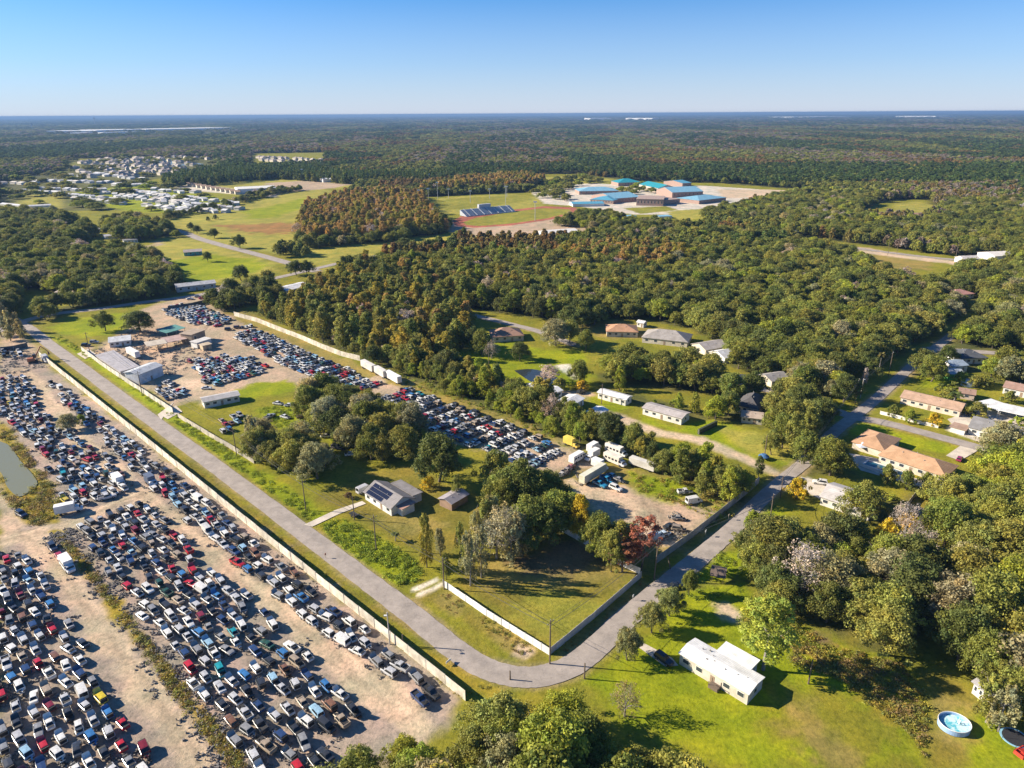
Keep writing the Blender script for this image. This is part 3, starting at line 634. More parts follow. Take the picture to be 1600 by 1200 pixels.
addkind('moss', [mk(210+i*7, 'moss', 4.2, 13, 40, 80, .26, 12, .8, lambda r, R, H, k: [(x, y, z, a*.8, a*1.9) for x, y, z, a, b in lobes_tall(r, R, H, k, .4, .12)], zf=.6, limb=6, bark=M_BARKG) for i in range(2)])
addkind('rusty', [mk(240, 'rusty', 3.6, 14, 110, 40, .20, 12, .8, lambda r, R, H, k: [(x*1.15, y*1.15, z, a*.8, a*.7) for x, y, z, a, b in lobes_tall(r, R, H, k, -.4, .3)], zf=.5, limb=6)])
addkind('sparse', [mk(250, 'sparse', 5, 18, 150, 60, .22, 12, .8, lambda r, R, H, k: [(x*1.1, y*1.1, z, a*.85, a*.6) for x, y, z, a, b in lobes_tall(r, R, H, k, .2, .3)], zf=.5, limb=4, bark=M_BARKG)])
def bare_kind(seed):
    rng = np.random.default_rng(seed); mb = MB(); limbs(rng, mb, 6, 12, 8, .3, .25, bare=True)
    tr = mb.mesh('trunk', M_BARKG); lb = lobes_oak(rng, 6, 12, 40, .25)
    q, t = leaves(rng, [(x, y, z, r*1.1, r*1.1) for x, y, z, r, s in lb], 38, .20); crown = quadmesh('crown', q, t, M_FOL)
    q, t = leaves(rng, lb, 10, .6); far = quadmesh('crown_far', q, t, M_FOLI)
    q, t = leaves(rng, lb, 50, .26); mid = quadmesh('crown_mid', q, t, M_FOLI)
    return dict(crown=crown, far=far, mid=mid, trunk=tr, R=6, H=12)
addkind('bare', [bare_kind(300), bare_kind(310)])
def palm_kind():
    q = []; t = []; H = 8.; rng = np.random.default_rng(5)
    for i in range(34):
        a = rng.uniform(0, 6.28); e = rng.uniform(-.5, 1.1); L = rng.uniform(1.6, 2.3); p = np.array([0, 0, H-.4]); d = np.array([math.cos(a)*math.cos(e), math.sin(a)*math.cos(e), math.sin(e)]); sd = np.array([-math.sin(a), math.cos(a), 0])
        for k in range(5):
            d2 = d+np.array([0, 0, -.28*k]); d2 /= np.linalg.norm(d2); p2 = p+d2*L/5; w0 = .34*math.sin(math.pi*(k+.3)/5.6); w1 = .34*math.sin(math.pi*(k+1.3)/5.6)
            q.append([p-sd*w0, p+sd*w0, p2+sd*w1, p2-sd*w1]); t.append([rng.uniform(.8, 1.2)]*3); p = p2
    q = np.array(q); t = np.array(t); mb = MB(); mb.tube((0, 0, -.2), (.15, 0, H*.5), .24, .17, 8); mb.tube((.15, 0, H*.5), (0, 0, H-.3), .17, .15, 8)
    return dict(crown=quadmesh('crown', q, t, M_FOL), far=quadmesh('crown_far', q, t, M_FOLI), mid=quadmesh('crown_mid', q, t, M_FOLI), trunk=mb.mesh('trunk', M_BARKG), R=2.3, H=8.4)
addkind('palm', [palm_kind()])
FARIDX = {}; FAR_T = []; MIDIDX = {}; MID_T = []
def joinmesh(name, a, b, matb):
    """crown + trunk in one mesh for the massed trees"""
    bm = bmesh.new(); bm.from_mesh(a); me = b.copy(); me.materials.clear(); n0 = len(bm.faces)
    bm.from_mesh(me); bm.faces.ensure_lookup_table()
    for f in bm.faces[n0:]: f.material_index = 1
    lay = bm.faces.layers.float_color.get('tint')
    out = bpy.data.meshes.new(name); bm.to_mesh(out); bm.free(); out.materials.append(a.materials[0]); out.materials.append(matb); bpy.data.meshes.remove(me); return out
for k_, vs_ in KIND.items():
    FARIDX[k_] = list(range(len(FAR_T), len(FAR_T)+len(vs_))); FAR_T += [v['far'] for v in vs_]
    MIDIDX[k_] = list(range(len(MID_T), len(MID_T)+len(vs_))); MID_T += [joinmesh('tree_mass', v['mid'], v['trunk'], M_BARK) for v in vs_]
KNAME = {'oak': ('oak_tree', 'tree'), 'oaklow': ('small_tree', 'tree'), 'tall': ('cypress_tree', 'tree'), 'pine': ('pine_tree', 'tree'), 'bush': ('shrub', 'shrub'), 'moss': ('mossy_tree', 'tree'),
         'rusty': ('dying_tree', 'tree'), 'sparse': ('pine_tree', 'tree'), 'bare': ('bare_tree', 'tree'), 'palm': ('palm_tree', 'palm')}
def put_tree(x, y, kind, sxy, sz, rz, col, label, group=None, var=0, z=0):
    v = KIND[kind][var % len(KIND[kind])]; nm, cat = KNAME[kind]
    t = thing(nm, label, cat, (x, y, z), rz, group)
    c = link('crown', v['crown'], t); c.color = (*col, 1); c.scale = (sxy, sxy, sz)
    tr = link('trunk', v['trunk'], t); tr.scale = (sxy, sxy, sz); return t
# ------------------------------------------------------------------ build the ground sheet
def srf(name): return np.array(COL[name])
def build_ground():
    base = np.empty(XX.shape+(3,)); base[:] = srf('grass')*.8+srf('olive')*.2
    n1 = fbm(XX/9, YY/9, 3)-.5; n2 = fbm(XX/2.2, YY/2.2, 5, 3)-.5
    near = YY < 2600
    def paint(poly, col, soft, rag, w=1.0):
        lo, hi = poly.min(0)-soft*2-rag*2, poly.max(0)+soft*2+rag*2
        i0, i1 = np.searchsorted(GY, [lo[1], hi[1]]); j0, j1 = np.searchsorted(GX, [lo[0], hi[0]])
        if i1 <= i0 or j1 <= j0: return
        sl = (slice(max(0, i0-1), i1+1), slice(max(0, j0-1), j1+1))
        d = sdist(XX[sl], YY[sl], poly)+(n1[sl]*1.6+n2[sl]*.8)*rag*1.6
        a = np.clip(.5-d/(2*soft), 0, 1); a = a*a*(3-2*a)*w
        base[sl] = base[sl]*(1-a[..., None])+np.array(col)*a[..., None]
    # forest floor of the far country
    clr = [GP(c) for c in CLEARINGS]
    fl = GP([(-80, 395)])[0][1]
    farmask = YY > 590
    a = np.clip((YY-600)/60, 0, 1)
    base[:] = base*(1-a[..., None])+srf('forest')*a[..., None]
    for c in clr: paint(c, srf('grass'), 8, 6)
    for nm, pal, s, sc_, poly in WOODS: paint(GP(poly), srf('forest')*1.25, 4, 4, .85)
    for c, soft, rag, poly in PATCH: paint(GP(poly), srf(c), soft, rag)
    for nm_, wd_, pts_, mt_ in ROADS:
        c_ = smooth([G(*p) for p in pts_], 6); c_ = [p for p in c_ if p[1] < 1500]; A_ = np.array(c_); lo, hi = A_.min(0)-12, A_.max(0)+12
        i0, i1 = np.searchsorted(GY, [lo[1], hi[1]]); j0, j1 = np.searchsorted(GX, [lo[0], hi[0]]); sl = (slice(i0, i1), slice(j0, j1))
        d = linedist(XX[sl], YY[sl], c_)-wd_/2+(n2[sl]*1.6+n1[sl]*2.4); a = np.clip(.75-d/1.6, 0, 1)*.75
        base[sl] = base[sl]*(1-a[..., None])+(srf('dirt')*.5+srf('dry')*.45)*a[..., None]
    LANES = [[(0,772),(35,828),(75,852),(110,900),(150,955),(200,1020),(250,1085),(320,1185)], [(30,570),(62,600),(90,640),(125,688),(155,705),(225,765),(287,825),(375,900),(450,955),(520,1010),(600,1090),(640,1120)], [(0,842),(50,832),(110,812),(190,782),(225,766)],
       [(330,470),(380,505),(440,545),(520,600),(560,615),(650,650)], [(345,490),(300,540),(250,580),(200,560)], [(420,560),(350,545),(300,560),(270,585)], [(905,770),(960,790),(1030,820),(1010,770)]]
    for ln in LANES:
        c_ = np.array(smooth([G(*p) for p in ln], 6)); lo, hi = c_.min(0)-6, c_.max(0)+6
        i0, i1 = np.searchsorted(GY, [lo[1], hi[1]]); j0, j1 = np.searchsorted(GX, [lo[0], hi[0]]); sl = (slice(i0, i1), slice(j0, j1))
        for o_, k_ in ((-2.3, .80), (-.75, .72), (.8, 1.12), (2.2, .78), (3.2, 1.08)):
            d_ = np.array([c_[min(i+1, len(c_)-1)]-c_[max(i-1, 0)] for i in range(len(c_))]); d_ /= np.linalg.norm(d_, axis=1)[:, None]; wv = np.sin(np.arange(len(c_))*.9+o_*3)*.5
            cc = c_+np.stack([-d_[:, 1], d_[:, 0]], 1)*(o_+wv)[:, None]; a = np.clip(1.1-linedist(XX[sl], YY[sl], list(cc))/.75, 0, 1)
            base[sl] *= (1+(k_-1)*a*np.clip(n1[sl]*3+.9, 0, 1))[..., None]
    # distant pale fields as thin strips
    for (x0, x1, y, c) in [(560,800,203,'dry'),(650,780,204,'dirt'),(850,1000,202,'dry'),(300,480,212,'dirt'),(900,1200,187,'dry'),(1200,1400,190,'dry'),(1400,1600,192,'dry'),(250,500,195,'grass'),(120,260,196,'dry'),(100,170,199,'grass'),(1180,1300,195,'grass')]:
        paint(GP([(x0, y-1.2), (x1, y-.8), (x1, y+.6), (x0, y+1)]), srf(c), 40, 60)
    v = fbm(XX/35, YY/35, 21)-.5; v2 = fbm(XX/1.7, YY/1.7, 23, 2)-.5; v3 = fbm(XX/6, YY/6, 29, 3)-.5
    base *= np.clip(1+v*.35+v2*.28+v3*.4, .4, 1.8)[..., None]
    base[..., 0] *= 1+v3*.25
    ny, nx = XX.shape; Z = fbm(XX/4, YY/4, 31, 2)*.12-.06
    Z = np.where(YY > 900, 0, Z)-.10+drop(XX, YY)
    me = bpy.data.meshes.new('ground'); me.vertices.add(nx*ny)
    me.vertices.foreach_set('co', np.stack([XX, YY, Z], -1).astype(np.float32).ravel())
    idx = np.arange(nx*ny).reshape(ny, nx); f = np.stack([idx[:-1, :-1], idx[:-1, 1:], idx[1:, 1:], idx[1:, :-1]], -1).reshape(-1, 4); nf = len(f)
    me.loops.add(4*nf); me.loops.foreach_set('vertex_index', f.ravel().astype(np.int32))
    me.polygons.add(nf); me.polygons.foreach_set('loop_start', np.arange(0, 4*nf, 4, dtype=np.int32)); me.polygons.foreach_set('loop_total', np.full(nf, 4, np.int32))
    at = me.attributes.new('cover', 'FLOAT_COLOR', 'POINT'); c = np.ones((nx*ny, 4), np.float32); c[:, :3] = base.reshape(-1, 3); at.data.foreach_set('color', c.ravel())
    m, nt, b = newmat('ground'); an = nt.nodes.new('ShaderNodeAttribute'); an.attribute_name = 'cover'
    n = noise(nt, .9, 9, .72); r = ramp(nt, [(.28, (.46, .50, .48)), (.5, (1, 1, 1)), (.75, (1.5, 1.38, 1.3))]); nt.links.new(n.outputs[0], r.inputs[0])
    o1 = mixc(nt, an.outputs['Color'], r.outputs[0], .9)
    n2_ = noise(nt, .07, 6, .6); r2 = ramp(nt, [(.3, (.82, .9, .85)), (.7, (1.15, 1.06, 1.05))]); nt.links.new(n2_.outputs[0], r2.inputs[0])
    o2 = mixc(nt, o1, r2.outputs[0], 1.0); nt.links.new(o2, b.inputs['Base Color']); b.inputs['Roughness'].default_value = .95; b.inputs['Specular IOR Level'].default_value = .1
    bp = nt.nodes.new('ShaderNodeBump'); bp.inputs['Strength'].default_value = .5; bp.inputs['Distance'].default_value = .35
    n3 = noise(nt, 1.6, 6, .75); nt.links.new(n3.outputs[0], bp.inputs['Height']); nt.links.new(bp.outputs[0], b.inputs['Normal'])
    me.materials.append(m); me.update(calc_edges=True); tag(link('ground', me), kind='structure')
build_ground()
def roadmat(base, name):
    m, nt, b = newmat(name); n = noise(nt, .25, 8, .7); r = ramp(nt, [(.3, (.68, .67, .66)), (.65, (1.12, 1.09, 1.06))]); nt.links.new(n.outputs[0], r.inputs[0])
    o = mixc(nt, base, r.outputs[0], 1.0); n2 = noise(nt, 3.5, 6, .8); r2 = ramp(nt, [(.25, (.8, .8, .8)), (.6, (1.05,)*3)]); nt.links.new(n2.outputs[0], r2.inputs[0])
    o = mixc(nt, o, r2.outputs[0], .8)
    vn = nt.nodes.new('ShaderNodeTexVoronoi'); vn.feature = 'DISTANCE_TO_EDGE'; tc = nt.nodes.new('ShaderNodeTexCoord'); nd = noise(nt, .6, 4)
    ad = nt.nodes.new('ShaderNodeVectorMath'); ad.operation = 'MULTIPLY_ADD'; ad.inputs[1].default_value = (2.5,)*3; nt.links.new(nd.outputs[1], ad.inputs[0]); nt.links.new(tc.outputs['Object'], ad.inputs[2])
    nt.links.new(ad.outputs[0], vn.inputs['Vector']); vn.inputs['Scale'].default_value = .22; r3 = ramp(nt, [(.0, (.72,)*3), (.025, (1,)*3)]); nt.links.new(vn.outputs[0], r3.inputs[0])
    o = mixc(nt, o, r3.outputs[0], .55)
    nt.links.new(o, b.inputs['Base Color']); b.inputs['Roughness'].default_value = .9; return m
M_ROAD = roadmat((.355, .315, .285), 'asphalt'); M_CONC = roadmat((.60, .54, .46), 'concrete')
ROADLINES = []
def strip(name, pts, wid, mat, z=.05, rag=.12, n=8, wn=2):
    c = smooth(pts, n); L = []; 
    for i, p in enumerate(c):
        a = c[max(0, i-1)]; b = c[min(len(c)-1, i+1)]; d = (b-a)/np.linalg.norm(b-a); nn = np.array([-d[1], d[0]])
        row = []
        for k in range(wn+1):
            t = k/wn*2-1; o = t*(wid if name != 'main_road' or i < 19*n else lerp(wid, 4.9, min(1, (i-19*n)/(3*n))))/2
            if k in (0, wn): o += random.uniform(-rag, rag)
            row.append((*(p+nn*o), z+.06*(1-t*t)))
        L.append(row)
    mb = MB(); w_ = wn+1
    mb.v = [v for r in L for v in r]
    for i in range(len(L)-1):
        for k in range(wn): mb.f.append((i*w_+k, (i+1)*w_+k, (i+1)*w_+k+1, i*w_+k+1)); mb.m.append(0)
    o = mb.build(name, mat); tag(o, kind='structure'); ROADLINES.append((c, wid)); return o
for i, (nm, wd, pts, mt) in enumerate(ROADS):
    strip(nm, [G(*p) for p in pts], wd, M_ROAD, z=.02+.012*i)
def pave(name, px, mat, z=.03):
    P = [G(*p)[:2] for p in px]; bm = bmesh.new(); vs_ = [bm.verts.new((p[0], p[1], z)) for p in P]; f = bm.faces.new(vs_); f.normal_update()
    if f.normal.z < 0: f.normal_flip()
    me = bpy.data.meshes.new(name); bm.to_mesh(me); bm.free(); me.materials.append(mat); return tag(link(name, me), kind='structure')
for nm, px in [('driveway', [(1240,752),(1252,745),(1300,757),(1322,772),(1290,784),(1262,770)]), ('driveway', [(993,1008),(1004,1004),(1050,1028),(1060,1040),(1040,1042)]),
   ('driveway', [(475,820),(488,823),(530,803),(572,787),(566,783),(524,797)]), ('driveway', [(265,638),(272,628),(246,648),(252,656)]), ('driveway', [(250,648),(262,655),(285,643),(275,634)]),
   ('driveway', [(1480,655),(1530,640),(1570,650),(1540,690),(1505,680)]), ('driveway', [(1478,712),(1510,690),(1535,700),(1500,720)]), ('driveway', [(120,553),(133,561),(150,553),(138,545)]), ('patio', [(1320,707),(1370,716),(1420,745),(1490,762),(1474,772),(1345,735)])]:
    pave(nm, px, M_CONC, .045+random.uniform(0, .01))
M_WATER, nt, b = newmat('water'); b.inputs['Base Color'].default_value = (.035, .045, .05, 1); b.inputs['Roughness'].default_value = .08
M_WATER2, nt, b = newmat('pond_water'); b.inputs['Base Color'].default_value = (.19, .19, .11, 1); b.inputs['Roughness'].default_value = .25
def pond(name, px, mat, z=.1):
    c = smooth([G(*p) for p in px]+[G(*px[0])], 5); bm = bmesh.new(); vs_ = [bm.verts.new((p[0], p[1], z)) for p in c[:-1]]; f = bm.faces.new(vs_); f.normal_update()
    if f.normal.z < 0: f.normal_flip()
    me = bpy.data.meshes.new(name); bm.to_mesh(me); bm.free(); me.materials.append(mat); tag(link(name, me), kind='structure')
pond('pond_water', [(-30,680),(0,690),(15,697),(32,720),(58,752),(47,767),(30,776),(12,762),(0,737),(-30,720)], M_WATER2)
pond('dark_pond_water', [(803,579),(832,577),(860,585),(881,598),(866,603),(838,600),(822,592)], M_WATER)
# ------------------------------------------------------------------ vehicles (x forward, origin on the ground under the middle)
def loft(mb, st, m=0):
    """st: list of (x, halfwidth, z_low, z_top, crown)"""
    rows = []
    for x, w_, z0, z1, cr in st:
        rows.append([(x, -w_*.93, z0), (x, -w_, lerp(z0, z1, .45)), (x, -w_*.95, z1-.07), (x, -w_*.82, z1), (x, 0, z1+cr), (x, w_*.82, z1), (x, w_*.95, z1-.07), (x, w_, lerp(z0, z1, .45)), (x, w_*.93, z0)])
    v = [p for r in rows for p in r]; k = 9; f = []
    for i in range(len(rows)-1):
        for j in range(k-1): f.append((i*k+j, i*k+j+1, (i+1)*k+j+1, (i+1)*k+j))
        f.append((i*k+8, i*k, (i+1)*k, (i+1)*k+8))
    f.append(tuple(range(k-1, -1, -1))); f.append(tuple((len(rows)-1)*k+j for j in range(k)))
    mb.add(v, f, m)
def cabin(mb, bx0, bx1, tx0, tx1, bw, tw, z0, z1):
    """greenhouse with a crowned roof"""
    zr = z1+.05; n = 4; v = []
    for (x0, x1, w_, z) in ((bx0, bx1, bw, z0), (tx0, tx1, tw, z1)): v += [(x0, -w_, z), (x1, -w_, z), (x1, w_, z), (x0, w_, z)]
    v += [(lerp(tx0, tx1, .2), 0, zr), (lerp(tx0, tx1, .85), 0, zr)]
    mb.add(v, [(0, 1, 5, 4), (1, 2, 6, 5), (2, 3, 7, 6), (3, 0, 4, 7), (4, 5, 9, 8), (5, 6, 9), (6, 7, 8, 9), (7, 4, 8)])
def pane(P, off, inset):
    """window panel on a quad, inset and set proud"""
    a, b, c, d = [Vector(p) for p in P]; n = (b-a).cross(d-a).normalized(); ctr = (a+b+c+d)/4; mb = MB()
    q = [ctr+(p-ctr)*inset+n*off for p in (a, b, c, d)]; q2 = [p-n*(off+.02) for p in q]
    mb.add(q+q2, [(0, 1, 2, 3), (0, 4, 5, 1), (1, 5, 6, 2), (2, 6, 7, 3), (3, 7, 4, 0)]); return mb
SPEC = {  # L, W, body z, stations, cabin(bx0,bx1,tx0,tx1,bw,tw,zb,zr), hood(x0,x1)
 'sedan': dict(L=4.7, W=.90, cab=(-1.55, .95, -.95, .25, .80, .60, .93, 1.42), hood=(.95, 2.15), zb=.93, zh=.86, zt=.95),
 'hatchback': dict(L=4.1, W=.87, cab=(-1.9, .95, -1.55, .25, .79, .62, .95, 1.50), hood=(.95, 1.92), zb=.95, zh=.90, zt=.9),
 'suv': dict(L=4.7, W=.95, cab=(-2.2, .95, -1.95, .30, .86, .70, 1.10, 1.76), hood=(.95, 2.2), zb=1.10, zh=1.05, zt=1.08),
 'pickup': dict(L=5.4, W=.98, cab=(-.95, 1.05, -.7, .40, .88, .72, 1.12, 1.78), hood=(1.05, 2.55), zb=1.12, zh=1.08, zt=1.1),
 'minivan': dict(L=4.9, W=.96, cab=(-2.3, 1.35, -2.1, .45, .88, .72, 1.05, 1.78), hood=(1.35, 2.3), zb=1.05, zh=.98, zt=1.0),
 'van': dict(L=5.5, W=1.0, cab=(-2.68, 1.75, -2.6, 1.15, .98, .90, 1.15, 2.35), hood=(1.75, 2.6), zb=1.15, zh=1.1, zt=1.15)}
def car_parts(kind, state):
    """state: whole | hood_up | hood_off | no_front ; returns list of (name, mesh)"""
    s = SPEC[kind]; L, W = s['L'], s['W']; h = L/2; zb, zh = s['zb'], s['zh']; c = s['cab']; hx0, hx1 = s['hood']; P = []
    zl = .28 if kind in ('sedan', 'hatchback', 'minivan') else .38; mb = MB()
    zr = zb if kind != 'sedan' else s['zt']
    if state == 'no_front': st = [(-h, W*.86, zl+.12, zr-.12, .02), (-h+.25, W*.97, zl, zr, .02), (-.6, W, zl, zb, .03), (hx0, W, zl, zb, .03), (hx0+.1, W*.6, zl, zb-.25, 0), (hx1-.2, W*.55, zl+.1, zb-.35, 0)]
    else: st = [(-h, W*.84, zl+.12, zr-.14, .02), (-h+.22, W*.96, zl, zr-.01, .02), (-.6, W, zl, zb, .03), (hx0, W, zl, zb, .04), (lerp(hx0, hx1, .6), W*.97, zl, zh, .04), (hx1, W*.92, zl, zh-.1, .03), (h, W*.78, zl+.12, zh-.26, .02)]
    loft(mb, st)
    cabin(mb, *c)
    if kind == 'pickup':
        pass
    P.append(('body', mb.mesh('body', [M_PAINT])))
    if kind == 'pickup':
        bx0, bx1 = -h+.18, c[0]-.12; bb = MB(); bb.box(bx0, bx1, -W*.78, W*.78, zb+.02, zb+.05); P.append(('cargo_bed', bb.mesh('cargo_bed', [M_ENG])))
        bb = MB()
        for y0, y1 in ((-W*.95, -W*.80), (W*.80, W*.95)): bb.box(bx0, bx1, y0, y1, zb-.02, zb+.28)
        bb.box(bx0-.1, bx0, -W*.95, W*.95, zb-.02, zb+.28); P.append(('bed_side', bb.mesh('bed_side', [M_PAINT])))
    bx0, bx1, tx0, tx1, bw, tw, z0, z1 = c
    P.append(('windshield', pane([(bx1, -bw, z0), (bx1, bw, z0), (tx1, tw, z1), (tx1, -tw, z1)], .015, .9).mesh('windshield', [M_GLASS])))
    P.append(('rear_window', pane([(bx0, bw, z0), (bx0, -bw, z0), (tx0, -tw, z1), (tx0, tw, z1)], .015, .84).mesh('rear_window', [M_GLASS])))
    if kind != 'van':
        for sgn in (-1, 1):
            q = [(bx0, sgn*bw, z0), (bx1, sgn*bw, z0), (tx1, sgn*tw, z1), (tx0, sgn*tw, z1)]
            if sgn > 0: q = [q[1], q[0], q[3], q[2]]
            xm = (bx0+bx1)/2; w1 = MB()
            p = pane(q, .012, .86); w1.v += p.v; w1.f += p.f; w1.m += p.m
            P.append(('side_window', w1.mesh('side_window', [M_GLASS])))
    else:
        for sgn in (-1, 1):
            q = [(.7, sgn*bw*.985, z0+.05), (1.6, sgn*bw*.985, z0+.05), (1.15, sgn*tw*1.01, z1-.45), (.7, sgn*tw*1.03, z1-.45)]
            if sgn > 0: q = [q[1], q[0], q[3], q[2]]
            P.append(('side_window', pane(q, .03, .9).mesh('side_window', [M_GLASS])))
    r = .33 if kind in ('sedan', 'hatchback', 'minivan') else .40
    wx = (-L*.30, L*.31)
    for x in wx:
        for sgn in (-1, 1):
            if state == 'no_front' and x > 0: continue
            w_ = MB(); w_.tube((x, sgn*(W-.18), r), (x, sgn*(W+.03), r), r, r, 12); w_.tube((x, sgn*(W+.03), r), (x, sgn*(W+.04), r), r*.6, r*.55, 10, m=1); P.append(('wheel', w_.mesh('wheel', [M_TYRE, M_RIM])))
    rng = np.random.default_rng(len(kind)*7+len(state))
    if state in ('hood_up', 'hood_off', 'no_front'):
        e = MB(); ez = zh+.03 if state != 'no_front' else zb-.3
        if state != 'no_front': e.box(hx0+.08, hx1-.1, -W*.74, W*.74, zh-.2, zh+.05)
        for k in range(9):
            x = rng.uniform(hx0+.1, hx1-.45); y_ = rng.uniform(-W*.6, W*.3); q = rng.uniform(.15, .4); e.box(x, x+q, y_, y_+q, ez-.1, ez+rng.uniform(.03, .16), tx=.03, ty=.03)
        P.append(('engine', e.mesh('engine', [M_ENG])))
        if state == 'no_front' or kind == 'sedan':
            d = MB()
            for k in range(5):
                x = rng.uniform(hx1-.3, h+.3); y_ = rng.uniform(-W*.9, W*.5); d.box(x, x+rng.uniform(.2, .6), y_, y_+rng.uniform(.1, .5), .0, rng.uniform(.15, .5), tx=.04, ty=.03)
            P.append(('loose_scrap', d.mesh('loose_scrap', [M_ENG])))
    if state != 'whole' and kind != 'van':
        e = MB()
        if kind == 'sedan': e.box(-h+.16, bx0-.03, -W*.7, W*.7, zr-.3, zr+.035); P.append(('open_boot', e.mesh('open_boot', [M_ENG])))
        elif kind != 'pickup':
            xx = bx0+.02; e.box(-h-.03, -h+.3, -W*.72, W*.72, zl+.35, zb-.02); e.box(bx0-.10, tx0+.05, -bw*.86, bw*.86, z0+.02, z1-.12); P.append(('open_hatch', e.mesh('open_hatch', [M_ENG])))
        if state == 'no_front':
            for sg in (-1, 1):
                e = MB(); e.box(-.5, .72, min(sg*(W+.012), sg*W*.9), max(sg*(W+.012), sg*W*.9), zl+.14, zb-.1); P.append(('door_opening', e.mesh('door_opening', [M_ENG])))
    if state == 'hood_up':
        hl = (hx1-hx0); hl *= 1.08; a = math.radians(56); hd = MB(); nx, ny = 4, 4; v = []
        for i in range(nx+1):
            t = i/nx*hl; bend = .16*math.sin(math.pi*i/nx)
            for j in range(ny+1):
                y_ = (j/ny*2-1)*W*.88*(1-.22*(i/nx)**2); b_ = bend-.06*abs(j/ny*2-1)**2
                v.append((hx0+.02+t*math.cos(a)+b_*math.sin(a)*1, y_, zb+.05+t*math.sin(a)-b_*math.cos(a)*-1))
        f = [(i*(ny+1)+j, (i+1)*(ny+1)+j, (i+1)*(ny+1)+j+1, i*(ny+1)+j+1) for i in range(nx) for j in range(ny)]
        k = len(v); v += [(x-.03, y_, z+.015) for x, y_, z in v]; f += [tuple(k+q for q in reversed(ff)) for ff in f]
        hd.add(v, f); P.append(('hood', hd.mesh('hood', [M_PAINT])))
    return P
def join_inst(name, parts):
    mats = [M_PAINTI, M_GLASS, M_TYRE, M_RIM, M_ENG]; mm = {M_PAINT: 0, M_GLASS: 1, M_TYRE: 2, M_RIM: 3, M_ENG: 4}
    v = []; f = []; mi = []
    for nm, me in parts:
        b = len(v); v += [tuple(x.co) for x in me.vertices]
        for p in me.polygons: f.append(tuple(b+i for i in p.vertices)); mi.append(mm[me.materials[p.material_index]])
    me = bpy.data.meshes.new(name); me.from_pydata(v, [], f)
    for m_ in mats: me.materials.append(m_)
    me.polygons.foreach_set('material_index', mi); me.update(); return me
VAR = []
for k_, s_, w_ in [('sedan','hood_up',5),('sedan','hood_off',2),('sedan','whole',2),('hatchback','hood_up',3),('hatchback','whole',1),('suv','hood_up',4),('suv','hood_off',2),('suv','whole',1),('minivan','hood_up',1.2),('sedan','no_front',5),('suv','no_front',3),('pickup','whole',.5),('pickup','hood_off',1),('pickup','no_front',1),('van','whole',.35)]:
    VAR.append((k_, s_, w_, car_parts(k_, s_)))
CAR_T = [join_inst('car_mass', v[3]) for v in VAR]
CCOL = [('white', (.76, .76, .74), 25), ('silver', (.52, .53, .55), 22), ('grey', (.28, .285, .295), 14), ('black', (.04, .043, .05), 15), ('dark blue', (.03, .06, .16), 9), ('blue', (.05, .19, .45), 5), ('red', (.50, .02, .03), 8),
        ('maroon', (.22, .02, .03), 3), ('tan', (.42, .34, .25), 5), ('rusty brown', (.22, .11, .06), 3), ('teal', (.02, .30, .36), 1.2), ('yellow', (.75, .58, .03), .4), ('dark green', (.03, .09, .06), 2), ('light blue', (.32, .52, .68), 4)]
KN = {'sedan': ('sedan', 'car'), 'hatchback': ('hatchback_car', 'car'), 'suv': ('suv', 'car'), 'pickup': ('pickup_truck', 'truck'), 'minivan': ('minivan', 'car'), 'van': ('cargo_van', 'van')}
SN = {'hood_up': 'hood raised', 'hood_off': 'hood missing', 'whole': 'body whole', 'no_front': 'front end stripped'}
rc = np.random.default_rng(770)
def put_car(x, y, rz, parts, kind, col, label, group=None, z=0, name=None):
    nm, cat = KN[kind]; t = thing(name or nm, label, cat, (x, y, z), rz, group)
    if group: t.location.z = rc.uniform(0, .3); t.scale = (.93,)*3; t.rotation_euler = (rc.normal()*.03, rc.normal()*.03, rz)
    for pn, me in parts:
        o = link(pn, me, t)
        if me.materials[0] is M_PAINT: o.color = (*col, 1)
    return t
